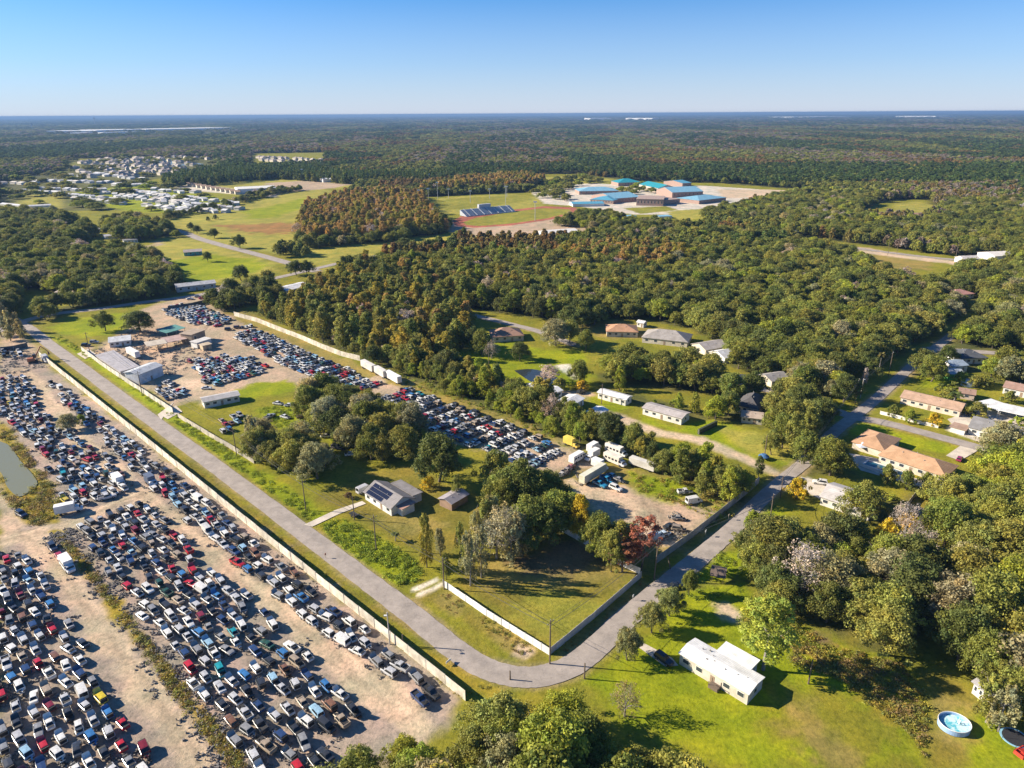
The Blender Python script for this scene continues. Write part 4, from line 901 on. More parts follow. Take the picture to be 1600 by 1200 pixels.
BLOCKS = [  # name, px outline, pitch along u, pitch along v, jitter, kind bias
 ('left block', [(-60,868),(35,862),(52,870),(75,900),(98,940),(125,985),(150,1030),(180,1085),(210,1130),(240,1175),(270,1225),(-60,1225)], 5.2, 2.9, .36, 'n'),
 ('middle block', [(110,822),(150,812),(200,790),(229,779),(287,835),(362,903),(430,966),(503,1038),(548,1083),(590,1120),(565,1140),(540,1165),(510,1225),(400,1225),(355,1160),(305,1090),(240,1005),(185,925),(135,865)], 5.15, 2.85, .36, 'n'),
 ('fence-side block', [(68,597),(80,592),(100,605),(200,684),(300,763),(400,843),(500,922),(600,1002),(700,1085),(690,1112),(660,1120),(610,1070),(525,1018),(436,943),(366,888),(296,825),(237,773),(190,722),(150,685),(115,652),(85,625)], 5.3, 2.95, .42, 't'),
 ('far left block', [(-40,590),(42,590),(60,612),(85,645),(98,655),(120,675),(145,695),(165,708),(190,735),(212,765),(185,780),(108,803),(95,790),(84,755),(64,722),(42,702),(27,678),(0,652),(-40,640)], 5.2, 2.9, .5, 'm'),
 ('', [(0,548),(30,545),(42,552),(40,560),(0,562)], 5.5, 3, .5, 'n'),
 ('', [(250,487),(270,478),(310,474),(345,490),(370,500),(350,510),(300,508),(262,495)], 5.6, 2.35, .3, 'w'),
 ('', [(360,527),(395,512),(450,535),(520,567),(602,600),(575,615),(560,618),(510,600),(460,582),(410,556)], 6.7, 2.1, .2, 'w'),
 ('', [(578,622),(630,602),(700,628),(790,660),(870,695),(885,712),(850,738),(800,728),(750,705),(700,690),(650,665),(610,645)], 6.7, 2.1, .2, 'w'),
 ('', [(290,565),(345,557),(400,558),(425,575),(395,592),(340,607),(315,600),(305,585)], 5.6, 2.3, .35, 'w'),
 ('', [(235,607),(262,594),(300,612),(290,622),(255,627)], 5.0, 2.3, .35, 'w'),
 ('', [(337,660),(370,645),(385,652),(362,680),(345,680)], 5.0, 2.4, .35, 'w'),
 ('', [(375,512),(395,507),(400,512),(380,517)], 5.0, 2.4, .35, 'w'),
]
rc = np.random.default_rng(77); CARS = []
def pick(seq, wts): w_ = np.array(wts, float); return seq[rc.choice(len(seq), p=w_/w_.sum())]
for bn, poly, pu, pv, jit, bias in BLOCKS:
    pg = GP(poly); pu_, pv_ = pg@U, pg@V
    gu = np.arange(pu_.min(), pu_.max(), pu); gv = np.arange(pv_.min(), pv_.max(), pv); M = np.stack([U, V], 1); Mi = np.linalg.inv(M.T)
    A = np.array([U, V])
    # oblique basis: solve p from (u,v)
    for iu, u in enumerate(gu):
        row = []
        off = rc.uniform(0, pv)
        for v in gv:
            uu, vv = u+rc.normal()*jit*.7, v+off+rc.normal()*jit*.6
            p = np.linalg.solve(A, np.array([uu, vv]))
            row.append(p)
        row = np.array(row); d = sdist(row[:, 0], row[:, 1], pg); k = 0
        vis = [p for p, dd in zip(row, d) if dd < -.8]; n = len(vis)
        for k, p in enumerate(vis):
            if rc.uniform() < (.05 if bias == 'w' else .08): continue
            wts = np.array([v[2] for v in VAR])
            if bias == 't': wts = np.array([v[2]*(2.6 if v[0] in ('pickup', 'suv', 'van') else .7) for v in VAR])
            if bias == 'm': wts = np.array([v[2]*(2.0 if v[0] in ('pickup', 'van', 'suv') else .8) for v in VAR])
            if bias == 'w': wts = np.array([v[2]*(.35 if v[1] in ('hood_up',) else (.15 if v[0] == 'van' else 1)) for v in VAR])
            vi = rc.choice(len(VAR), p=wts/wts.sum()); cw = np.array([c[2] for c in CCOL], float)
            if VAR[vi][0] in ('van',): cw = cw*0; cw[0] = 1
            if bias in 'tm': cw[0] *= 1.7; cw[6] *= .6
            if bias == 'w': cw[0] *= 1.7; cw[6] *= 1.8; cw[3] *= .7
            ci = rc.choice(len(CCOL), p=cw/cw.sum())
            rz = AU+math.pi+rc.normal()*(.10 if bias != 'w' else .05)+(math.pi if rc.uniform() < (.74 if bias != 'w' else .5) else 0)
            CARS.append(dict(x=p[0], y=p[1], rz=rz, v=vi, c=ci, b=bn, row=len(gu)-iu if False else iu+1, k=n-k))
P = np.array([(c['x'], c['y'], .7) for c in CARS]); px, py, pz = proj(P)
infr = (px > -5) & (px < 1605) & (py > 0) & (py < 1206)
order = sorted([i for i in range(len(CARS)) if infr[i] and CARS[i]['b']], key=lambda i: pz[i])
NIND = 272
ind = order[:NIND]; rest = [i for i in range(len(CARS)) if i not in set(ind) and (px[i] > -60) and py[i] < 1260]
bycell = {}
for i in ind: bycell.setdefault((CARS[i]['b'], CARS[i]['row']), []).append(i)
rowrank = {}
for b in set(k[0] for k in bycell):
    for r_, rr in enumerate(sorted(k[1] for k in bycell if k[0] == b)): rowrank[(b, rr)] = r_+1
seen = set()
for key, lst in bycell.items():
    lst.sort(key=lambda i: -(CARS[i]['x']*V[0]+CARS[i]['y']*V[1]))
    for k, i in enumerate(lst):
        c = CARS[i]; kd, stt, w_, parts = VAR[c['v']]; cn = CCOL[c['c']][0]
        side = {'left block': 'the dirt lane', 'middle block': 'the dirt lane', 'fence-side block': 'the white fence'}.get(c['b'], 'the lane')
        lab = '%s %s, %s, %s from %s, row %s of the %s' % (cn, KN[kd][0].replace('_', ' ').replace('suv', 'SUV'), SN[stt], ordn(k+1), side, ordn(rowrank[(c['b'], c['row'])])+' up', c['b'])
        lab = '%s %s, %s, %s from %s, %s row of %s' % (cn, KN[kd][0].replace('_', ' ').replace('suv', 'SUV').replace('hatchback car', 'hatchback').replace('cargo ', '').replace(' truck', ''), SN[stt], ordn(k+1), side.replace('the ', '').replace('dirt ', '').replace('white ', ''), ordn(rowrank[(c['b'], c['row'])]), c['b'])
        put_car(c['x'], c['y'], c['rz'], parts, kd, CCOL[c['c']][1], lab, 'salvaged cars standing in the '+c['b'])
R = rest; jitc = rc.uniform(.8, 1.15, len(R))
stuff_points('salvaged_cars', 'hundreds of salvaged cars packed in rows across the far salvage yards', 'cars', CAR_T, [(CARS[i]['x'], CARS[i]['y'], 0) for i in R], [CARS[i]['rz'] for i in R], np.ones((len(R), 3))*.95, [CARS[i]['v'] for i in R], np.array([CCOL[CARS[i]['c']][1] for i in R])*jitc[:, None])
print('CARS', len(CARS), 'individual', len(ind), 'rest', len(rest))
# scattered scrap between the cars
def scrap_mesh(seed):
    r_ = np.random.default_rng(seed); mb = MB()
    for k in range(10):
        x, y_ = r_.normal(size=2)*.7; a, b = r_.uniform(.1, .5, 2); mb.box(x, x+a, y_, y_+b, -.05, r_.uniform(.05, .35), tx=.03, ty=.03)
    return mb.mesh('scrap', [M_SCR])
M_SCR = plain((.24, .22, .20), .6, .6, 5)
PP = []
for i, c in enumerate(CARS):
    if py[i] > 560 and px[i] > -60 and rc.uniform() < .75 and c['b']:
        for _ in range(2): PP.append((c['x']+rc.normal()*1.6, c['y']+rc.normal()*1.6, 0))
for poly_ in ([(150,545),(205,512),(255,520),(295,520),(330,535),(330,560),(270,585),(205,590),(150,560)], [(1000,800),(1060,800),(1075,835),(1030,850)], [(880,735),(960,735),(965,760),(900,760)], [(0,548),(60,548),(70,575),(0,590)]):
    g_ = GP(poly_); lo_, hi_ = g_.min(0), g_.max(0); q_ = rc.uniform(lo_, hi_, (int(np.prod(hi_-lo_)/9), 2)); q_ = q_[sdist(q_[:, 0], q_[:, 1], g_) < 0]; PP += [(a, b, 0) for a, b in q_]
RL = GP([(95,830),(112,848),(170,922),(240,1008),(300,1082),(350,1148),(395,1205)])
for k in range(260):
    t_ = rc.uniform(0, len(RL)-1.01); a_, b_ = RL[int(t_)], RL[int(t_)+1]; q_ = a_+(b_-a_)*(t_ % 1)+V*rc.normal(0, 2.6); PP.append((q_[0], q_[1], 0))
stuff_points('scrap_parts', 'small loose car parts scattered between the salvaged cars', 'scrap', [scrap_mesh(k) for k in range(4)], PP, rc.uniform(0, 6.28, len(PP)), rc.uniform(.6, 1.4, (len(PP), 3)), rc.integers(0, 4, len(PP)), np.ones((len(PP), 3)))
# ------------------------------------------------------------------ buildings and other built things
FOOT = []
WINM = plain((.05, .06, .075), .15, .1, 1); TRIM = plain((.75, .74, .7), .6, .1, 1); DOORM = plain((.30, .22, .16), .6, .2, 2)
def frame_of(p1, p2, z=0):
    a, b = G(*p1), G(*p2); d = b-a; L = d.length; return a, math.atan2(d.y, d.x), L
def building(name, label, cat, p1, p2, depth, h=2.8, roof='gable', rh=1.4, wall=(.7, .68, .63), rc_=(.3, .28, .26), nw=3, ends=1, door=1, over=.45, group=None, wk='siding', rk='shingle', detail=True, L=None, off=0, open_front=False):
    a, rz, LL = frame_of(p1, p2); L = L or LL
    t = thing(name, label, cat, tuple(a), rz, group)
    for fx_ in np.arange(0, L+.1, max(3., depth/3)):
        for fy_ in (0, depth*.5, depth): FOOT.append((a.x+math.cos(rz)*fx_-math.sin(rz)*fy_, a.y+math.sin(rz)*fx_+math.cos(rz)*fy_, 2.5))
    MW = plain(wall, .75, .18, .5, kind=wk); MR = plain(rc_, .65 if rk != 'shingle' else .9, .22, .6, kind=rk)
    w_ = MB(); r_ = MB(); o = over; th = .16
    if open_front:
        for x in np.linspace(.15, L-.15, max(2, int(L/4)+1)):
            for y in (.15, depth-.15): w_.box(x-.08, x+.08, y-.08, y+.08, 0, h)
    else: w_.box(0, L, 0, depth, -.3, h)
    if roof == 'gable':
        m_ = depth/2; k = rh/m_; e = o*k
        if not open_front:
            w_.add([(0, 0, h), (0, depth, h), (0, m_, h+rh)], [(0, 2, 1)]); w_.add([(L, 0, h), (L, depth, h), (L, m_, h+rh)], [(0, 1, 2)])
        r_.slab([(-o, -o, h-e+.04), (L+o, -o, h-e+.04), (L+o, m_, h+rh+.04), (-o, m_, h+rh+.04)], -th)
        r_.slab([(L+o, depth+o, h-e+.04), (-o, depth+o, h-e+.04), (-o, m_, h+rh+.04), (L+o, m_, h+rh+.04)], -th)
    elif roof == 'gabley':
        m_ = L/2; k = rh/m_; e = o*k
        w_.add([(0, 0, h), (L, 0, h), (m_, 0, h+rh)], [(0, 1, 2)]); w_.add([(0, depth, h), (L, depth, h), (m_, depth, h+rh)], [(0, 2, 1)])
        r_.slab([(-o, depth+o, h-e+.04), (-o, -o, h-e+.04), (m_, -o, h+rh+.04), (m_, depth+o, h+rh+.04)], -th)
        r_.slab([(L+o, -o, h-e+.04), (L+o, depth+o, h-e+.04), (m_, depth+o, h+rh+.04), (m_, -o, h+rh+.04)], -th)
    elif roof == 'hip':
        m_ = min(depth, L)/2; z0, z1 = h+.02, h+rh
        if L >= depth: A_, B_ = (m_, depth/2, z1), (L-m_, depth/2, z1)
        else: A_, B_ = (L/2, m_, z1), (L/2, depth-m_, z1)
        v = [(-o, -o, z0), (L+o, -o, z0), (L+o, depth+o, z0), (-o, depth+o, z0), A_, B_]
        v += [(x, y, z-.2) for x, y, z in v[:4]]
        f = [(0, 1, 5, 4), (1, 2, 5), (2, 3, 4, 5), (3, 0, 4)] if L >= depth else [(0, 1, 4), (1, 2, 5, 4), (2, 3, 5), (3, 0, 4, 5)]
        f += [(0, 6, 7, 1), (1, 7, 8, 2), (2, 8, 9, 3), (3, 9, 6, 0), (9, 8, 7, 6)]; r_.add(v, f)
    elif roof == 'shed':
        r_.slab([(-o, -o, h+.04), (L+o, -o, h+.04), (L+o, depth+o, h+rh+.04), (-o, depth+o, h+rh+.04)], -th)
        if not open_front: w_.add([(0, 0, h), (0, depth, h), (0, depth, h+rh), (L, 0, h), (L, depth, h), (L, depth, h+rh)], [(0, 2, 1), (3, 4, 5), (1, 2, 5, 4)])
    else:
        r_.box(-o, L+o, -o, depth+o, h+.01, h+.01+max(.2, rh))
    w_.build('wall' if not open_front else 'post', [MW], t); r_.build('roof', [MR], t)
    if detail and not open_front and roof in ('gable', 'hip') and rh > .7 and depth < 20:
        for fx_, fy_ in ((.28, .36), (.62, .30), (.45, .66)):
            y = depth*fy_; zz = h+rh*(1-abs(fy_-.5)*2); 
            if roof == 'hip': zz = h+rh*min(1, (min(fy_, 1-fy_)*depth)/(min(depth, L)/2))
            v_ = MB(); v_.tube((L*fx_, y, zz-.1), (L*fx_, y, zz+.45), .14, .14, 8); v_.build('roof_vent', [plain((.35, .34, .33), .5, .2, 2)], t)
        if rk == 'shingle' and roof == 'gable':
            v_ = MB(); v_.box(-over, L+over, depth/2-.12, depth/2+.12, h+rh+.0, h+rh+.1); v_.build('ridge_cap', [plain(tuple(c*.8 for c in rc_), .9, .2, 2)], t)
    if detail and not open_front:
        q = MB(); n = nw+door; di = n//2
        for i in range(n):
            x = L*(i+.5)/n
            if door and i == di:
                d = MB(); d.box(x-.5, x+.5, -.05, .06, 0, 2.05); d.build('door', [DOORM], t); continue
            ww = min(.8, L/n*.3); q = MB(); q.box(x-ww, x+ww, -.04, .05, h*.36, h*.78); wo_ = q.build('window', [TRIM], t)
            q = MB(); q.box(x-ww+.09, x+ww-.09, -.065, -.042, h*.36+.09, h*.78-.09); q.build('pane', [WINM], wo_)
        for s_ in range(ends):
            for X, sg in ((L, 1), (0, -1)):
                y = depth*(s_+.5)/ends; q = MB(); q.box(min(X, X+sg*.05), max(X, X+sg*.05), y-.65, y+.65, h*.36, h*.78); wo_ = q.build('window', [TRIM], t)
                q = MB(); x0 = X+sg*.052; q.box(min(x0, x0+sg*.02), max(x0, x0+sg*.02), y-.55, y+.55, h*.36+.09, h*.78-.09); q.build('pane', [WINM], wo_)
    return t
B = building
WHT, CRM, TAN_, BRK, GRN = (.72, .71, .68), (.62, .56, .46), (.45, .36, .26), (.33, .22, .18), (.18, .55, .12)
RG, RD, RT, RW, RBK, RPK = (.30, .29, .29), (.12, .125, .14), (.52, .32, .19), (.76, .76, .77), (.26, .16, .12), (.45, .27, .22)
# house with roof solar panels
hs = B('house', 'white house with solar panels on its grey roof beside the main road', 'house', (571,780), (612,806), 8.6, 2.7, 'gable', 2.2, WHT, (.25,.235,.24), 3)
_, _, HL = frame_of((571,780), (612,806))
pn = MB(); k = 2.2/4.3; nn_ = Vector((0, -k, 1)).normalized()
for i in range(7):
    for j in range(3):
        if (i == 6 and j == 0): continue
        x0 = .9+i*1.38; y0 = -.1+j*1.32
        a_ = [Vector((x0, y0, 2.75+k*y0)), Vector((x0+1.26, y0, 2.75+k*y0)), Vector((x0+1.26, y0+1.22, 2.75+k*(y0+1.22))), Vector((x0, y0+1.22, 2.75+k*(y0+1.22)))]
        s_ = MB(); s_.slab([p+nn_*.16 for p in a_], -.05); so = s_.build('solar_panel', [plain((.018, .022, .045), .15, .15, 2)], hs)
wg = MB(); wg.box(2.2, HL-1, 8.6, 12.4, -.2, 2.6); wg.build('rear_wing', [plain(WHT, .75, .18, .5, kind='siding')], hs)
wg = MB(); wg.slab([(1.8, 8.7, 3.0), (HL-.6, 8.7, 3.0), (HL-.6, 12.8, 2.75), (1.8, 12.8, 2.75)], -.15); wg.build('wing_roof', [plain((.25,.235,.24), .9, .22, .6, kind='shingle')], hs)
wg = MB(); wg.box(HL+.02, HL+2.6, 2.2, 6.8, -.2, 2.45); wg.build('side_wing', [plain(WHT, .75, .18, .5, kind='siding')], hs)
wg = MB(); wg.slab([(HL-.1, 1.8, 2.52), (HL+3, 1.8, 2.52), (HL+3, 7.2, 2.9), (HL-.1, 7.2, 2.9)], -.12); wg.build('side_roof', [plain(RPK, .9, .22, .6, kind='shingle')], hs)
B('garden_shed', 'small open wooden shed with a purplish metal roof right of the solar-panel house', 'shed', (706,798), (731,783), 5.2, 2.5, 'gable', .8, (.3,.2,.14), (.36,.33,.36), 0, 0, 1, rk='metalroof')
# white mobile home
mh = B('mobile_home', 'white-roofed mobile home on the bright lawn at the bottom right', 'mobile home', (1061,1037), (1167,1101), 6.3, 2.9, 'gable', .55, (.62,.56,.48), (.86,.86,.86), 4, 1, 1, over=.3, rk='metalroof', wk='corrugated')
e_ = MB(); e_.box(5.6, 13.2, 6.3, 10.2, -.2, 2.75); e_.build('rear_room', [plain((.62,.56,.48), .75, .18, .5, kind='siding')], mh)
e_ = MB(); e_.box(5.3, 13.6, 5.4, 10.5, 2.95, 3.12); e_.build('rear_roof', [plain((.86,.86,.86), .65, .22, .6, kind='metalroof')], mh)
for (x, y) in ((3.2, 4.2), (4.6, 4.9), (5.9, 3.9), (6.9, 2.6), (5.4, 2.1), (9.8, 2.2), (12.5, 2.6), (14.4, 3.2)):
    v_ = MB(); v_.box(x-.22, x+.22, y-.15, y+.15, 3.1, 3.5); v_.tube((x, y, 3.2), (x, y, 3.75), .09, .09, 8); v_.build('roof_vent', [plain((.2,.2,.2), .6, .2, 2)], mh)
e_ = MB(); e_.box(8.2, 10.4, -1.6, -.02, 0, .75); 
for x in (8.2, 10.3):
    for y in (-1.6, -.1): e_.box(x, x+.09, y, y+.09, .75, 1.7)
e_.box(8.2, 10.4, -1.62, -1.54, 1.55, 1.66); e_.build('porch', [M_WOOD], mh)
# upper yard
B('warehouse', 'tall white metal shed behind the wall of the upper salvage yard', 'shed', (219,601), (256,586), 8.5, 4.8, 'gable', .9, (.66,.68,.72), (.55,.58,.62), 0, 0, 1, rk='metalroof', wk='corrugated')
B('workshop', 'white-roofed workshop left of the salvage yard by the green lot', 'workshop', (172,543), (205,539), 10, 2.8, 'gable', 1.4, WHT, RW, 3, rk='metalroof')
B('long_shed', 'long low grey shed roof parallel to the main road in the upper yard', 'shed', (152,563), (190,589), 8, 2.6, 'shed', .6, (.4,.38,.36), (.42,.40,.42), 0, 0, 0, rk='metalroof')
B('open_shed', 'open shed with a pale tan flat roof in the upper yard', 'shed', (233,551), (262,546), 8.5, 3.4, 'flat', .15, TAN_, (.62,.55,.46), 0, 0, 0, open_front=True)
B('open_shed', 'low shed with a pinkish patched roof beside the tan open shed', 'shed', (262,544), (292,538), 8.5, 3.0, 'shed', .5, TAN_, (.50,.36,.33), 0, 0, 0, open_front=True)
B('storage_building', 'tall brown box-shaped store at the centre of the upper yard', 'building', (301,538), (322,530), 7.5, 5.2, 'flat', .2, (.36,.27,.20), (.42,.33,.25), 1, 0, 1, wk='corrugated')
B('storage_building', 'white box-shaped store in front of the tall brown store', 'building', (309,545), (331,538), 5, 3.2, 'flat', .2, WHT, (.66,.64,.62), 1, 0, 0)
B('storage_building', 'little tan hut in front of the white box-shaped store', 'building', (318,548), (331,545), 4, 2.6, 'flat', .2, (.5,.4,.27), (.55,.45,.33), 0, 0, 1)
B('tarp_canopy', 'sagging teal tarpaulin canopy in the upper yard', 'canopy', (262,528), (290,520), 9, 2.8, 'shed', .5, (.3,.3,.3), (.10,.30,.28), 0, 0, 0, open_front=True)
B('mobile_home', 'grey-white long mobile home inside the upper salvage yard', 'mobile home', (320,638), (375,627), 6, 2.8, 'gable', .7, WHT, (.5,.48,.47), 4, rk='metalroof')
# middle distance houses
B('mobile_home', 'white mobile home nearest the dark pond', 'mobile home', (934,622), (977,634), 5, 2.7, 'gable', .7, WHT, RW, 4, rk='metalroof')
B('mobile_home', 'white mobile home with a grey roof on a small lawn by the hedge', 'mobile home', (1004,647), (1064,664), 7, 2.8, 'gable', .8, WHT, (.46,.42,.41), 4)
B('mobile_home', 'small white-roofed home left of the pale blue home', 'mobile home', (896,641), (912,632), 7.5, 2.7, 'gable', .8, WHT, RW, 1, rk='metalroof')
B('mobile_home', 'pale blue narrow home behind the salvage yard tree belt', 'mobile home', (925,664), (949,651), 5.5, 2.9, 'gable', .7, (.50,.60,.70), RW, 2, rk='metalroof')
B('mobile_home', 'white-roofed home second from the left by the pale track', 'mobile home', (853,627), (878,619), 6.5, 2.7, 'gable', .7, WHT, RW, 2, rk='metalroof')
B('mobile_home', 'leftmost white-roofed home by the pale track', 'mobile home', (826,622), (842,613), 6.5, 2.7, 'gable', .7, WHT, RW, 1, rk='metalroof')
B('house', 'grey hip-roofed house in the oak grove beyond the meadow', 'house', (1003,535), (1073,543), 15, 3, 'hip', 3.4, CRM, (.36,.33,.31), 4)
B('house', 'orange tile-roofed house on sandy ground beyond the meadow', 'house', (948,526), (996,527), 13, 3, 'hip', 2.6, CRM, (.52,.29,.17), 4)
B('house', 'brown hip-roofed house among trees near the wood road', 'house', (771,535), (818,532), 13, 3, 'hip', 3.2, CRM, (.40,.235,.165), 3)
B('garden_shed', 'tiny white shed behind the orange tile-roofed house', 'shed', (995,510), (1005,512), 4, 2.6, 'gable', .8, WHT, RW, 1)
B('house', 'pale grey-roofed house half hidden by oaks', 'house', (1102,555), (1136,549), 11, 2.8, 'gable', 2, CRM, (.5,.45,.42), 3)
B('house', 'small house with a bright white metal roof among oaks', 'house', (1132,568), (1156,563), 11, 2.8, 'gable', 2, WHT, RW, 2, rk='metalroof')
B('house', 'navy-roofed house shaded by oaks', 'house', (1134,609), (1163,611), 11, 3, 'gable', 2.6, CRM, (.05,.07,.12), 2)
B('house', 'dark hip-roofed house in front of the navy-roofed house', 'house', (1150,643), (1184,650), 14, 3, 'hip', 3.2, CRM, (.10,.095,.10), 3)
B('house', 'beige cottage in front of the dark hip-roofed house', 'house', (1158,660), (1190,664), 6, 2.6, 'gable', 1.4, CRM, (.45,.36,.30), 3)
# right-hand street
B('house', 'long low tan-roofed house behind the white picket fence', 'house', (1406,630), (1498,652), 10, 2.8, 'gable', 1.6, (.72,.60,.50), (.50,.335,.24), 6)
B('house', 'large tan hip-roofed house with a screened pool, main wing', 'house', (1372,722), (1474,756), 11, 2.9, 'hip', 2.4, CRM, RT, 6)
big = list(C.objects)[-1]
while big.parent: big = big.parent
wing_ = B('house_wing', 'wing', 'house', (1380,716), (1404,696), 11, 2.8, 'hip', 2.3, CRM, (.49,.30,.18), 2, detail=False)
mw = Matrix.Translation(wing_.location) @ wing_.rotation_euler.to_matrix().to_4x4(); mbig = Matrix.Translation(big.location) @ big.rotation_euler.to_matrix().to_4x4()
for ch in list(wing_.children):
    ch.parent = big; ch.matrix_parent_inverse = mbig.inverted() @ mw
    ch.name = 'wing_'+ch.name.split('.')[0]
bpy.data.objects.remove(wing_)
B('house', 'grey-white roofed house with a white car on its drive', 'house', (1281,788), (1356,814), 11.5, 2.8, 'gable', 1.9, (.68,.66,.60), (.56,.53,.52), 4)
B('garden_shed', 'white-walled garden shed by the wooden fence', 'shed', (1423,812), (1441,820), 4.5, 2.6, 'gable', 1.0, (.78,.78,.76), (.25,.19,.17), 2, 0, 0)
B('garden_shed', 'grey-roofed shed at the edge of the lower right wood', 'shed', (1212,848), (1232,854), 5, 2.4, 'gable', 1.1, (.4,.38,.36), (.28,.27,.28), 1, 0, 0)
B('gazebo', 'dark wooden shelter on the weedy lawn right of the street', 'gazebo', (1111,908), (1130,912), 4, 2.1, 'gable', 1.0, (.2,.15,.1), (.16,.12,.10), 0, 0, 0, open_front=True)
B('carport', 'white flat-roofed carport right of the tan-roofed long house', 'carport', (1524,639), (1558,652), 8.5, 2.9, 'flat', .15, WHT, (.82,.82,.82), 0, 0, 0, open_front=True, rk='metalroof')
B('carport', 'wide white roof next to the carport at the right edge', 'carport', (1560,652), (1612,664), 9, 3, 'flat', .15, WHT, (.80,.80,.79), 0, 0, 0, open_front=True, rk='metalroof')
B('house', 'grey-roofed house with a white garage door near the right edge', 'house', (1512,678), (1600,700), 13, 2.9, 'gable', 2.2, WHT, (.27,.265,.27), 4)
B('garden_shed', 'low white store with a brown top by the picket fence', 'shed', (1484,674), (1506,680), 5, 2, 'flat', .15, WHT, (.42,.28,.21), 0, 0, 0)
B('garden_shed', 'small brown-roofed hut behind the palm', 'shed', (1497,622), (1521,626), 6, 2.6, 'gable', 1.2, (.5,.4,.32), (.34,.22,.17), 1, 0, 0)
B('house', 'small bright green-walled building with a pale roof', 'house', (1480,594), (1505,594), 7.5, 3, 'gable', .9, GRN, (.45,.50,.55), 1, 0, 0, rk='metalroof')
B('house', 'blue-grey roofed building behind the green-walled one', 'house', (1486,582), (1510,580), 8, 3, 'gable', 1.2, WHT, (.32,.40,.50), 1)
B('house', 'dark-roofed house above the green-walled building', 'house', (1500,569), (1541,568), 13, 3, 'hip', 2.6, WHT, (.10,.11,.13), 4)
B('house', 'white house with a reddish-brown roof at the right edge', 'house', (1566,614), (1612,624), 9, 2.8, 'gable', 1.5, WHT, (.38,.24,.19), 3)
B('house', 'house with a pink and white roof in a far right clearing', 'house', (1492,468), (1521,465), 12, 2.8, 'hip', 2.2, WHT, (.50,.26,.22), 3)
B('house', 'white shed-like house under trees at the far right edge', 'house', (1583,484), (1612,486), 10, 3, 'gable', 1.4, WHT, RW, 2)
B('house', 'grey metal-roofed building under trees by the pool yard', 'house', (1518,1082), (1550,1108), 7, 2.8, 'gable', 1.2, (.6,.58,.56), (.40,.39,.41), 3, rk='metalroof')
B('house', 'grey-roofed low house at the end of the east oak wood', 'house', (1205,605), (1232,600), 9, 2.8, 'gable', 1.6, CRM, (.36,.34,.33), 2)
# top left and far
B('long_shed', 'long grey metal building by the cross road', 'building', (277,457), (338,450), 11, 3.6, 'gable', 1.3, (.5,.52,.56), (.50,.50,.53), 4, rk='metalroof')
B('house', 'white L-shaped building right of the cross road oaks', 'house', (447,462), (487,452), 13, 3.2, 'gable', 1.2, WHT, RW, 3, rk='metalroof')
B('house', 'teal-walled house on the bright green field', 'house', (288,400), (316,398), 11, 3, 'gable', 1.4, (.12,.42,.40), (.42,.36,.34), 3)
B('house', 'house with a dark blue roof left on the bright green field', 'house', (234,408), (251,407), 11, 3, 'gable', 1.4, (.2,.25,.35), (.18,.20,.26), 2)
B('house', 'tan-roofed house in the north-west wood', 'house', (87,463), (108,462), 10, 2.8, 'hip', 1.8, CRM, (.62,.52,.44), 2)
B('long_shed', 'low white-fronted shed at the edge of the sandy patch', 'shed', (194,381), (216,379), 8, 3, 'flat', .2, WHT, (.2,.2,.22), 3)
for (p1, p2, lb) in [((108,361), (124,360), 'white trailer home at the left of the north-west wood clearing'), ((138,364), (157,362), 'white trailer home at the right of the north-west wood clearing'), ((165,374), (184,372), 'long tan trailer home below the north-west clearing'), ((12,374), (34,372), 'white trailer home in trees near the left edge'),
   ((0,420), (10,420), 'white house corner at the left edge'), ((0,322), (40,326), 'long pale shed near the left edge'), ((45,326), (80,324), 'second long pale shed near the left edge')]:
    B('mobile_home', lb, 'mobile home', p1, p2, 9, 2.9, 'gable', 1.2, WHT, (.66,.66,.70), 2, detail=False, rk='metalroof')
B('warehouse', 'white-roofed depot with parked cars in front of the school', 'building', (856,375), (907,371), 26, 5, 'gable', 2, (.6,.6,.6), (.82,.79,.75), 0, 0, 0, rk='metalroof')
B('warehouse', 'small pale depot left of the white-roofed depot', 'building', (835,378), (850,376), 14, 4, 'gable', 1, (.6,.6,.6), (.7,.68,.65), 0, 0, 0, rk='metalroof')
TL, TD, TB = (.10,.36,.52), (.02,.30,.38), (.22,.46,.62)
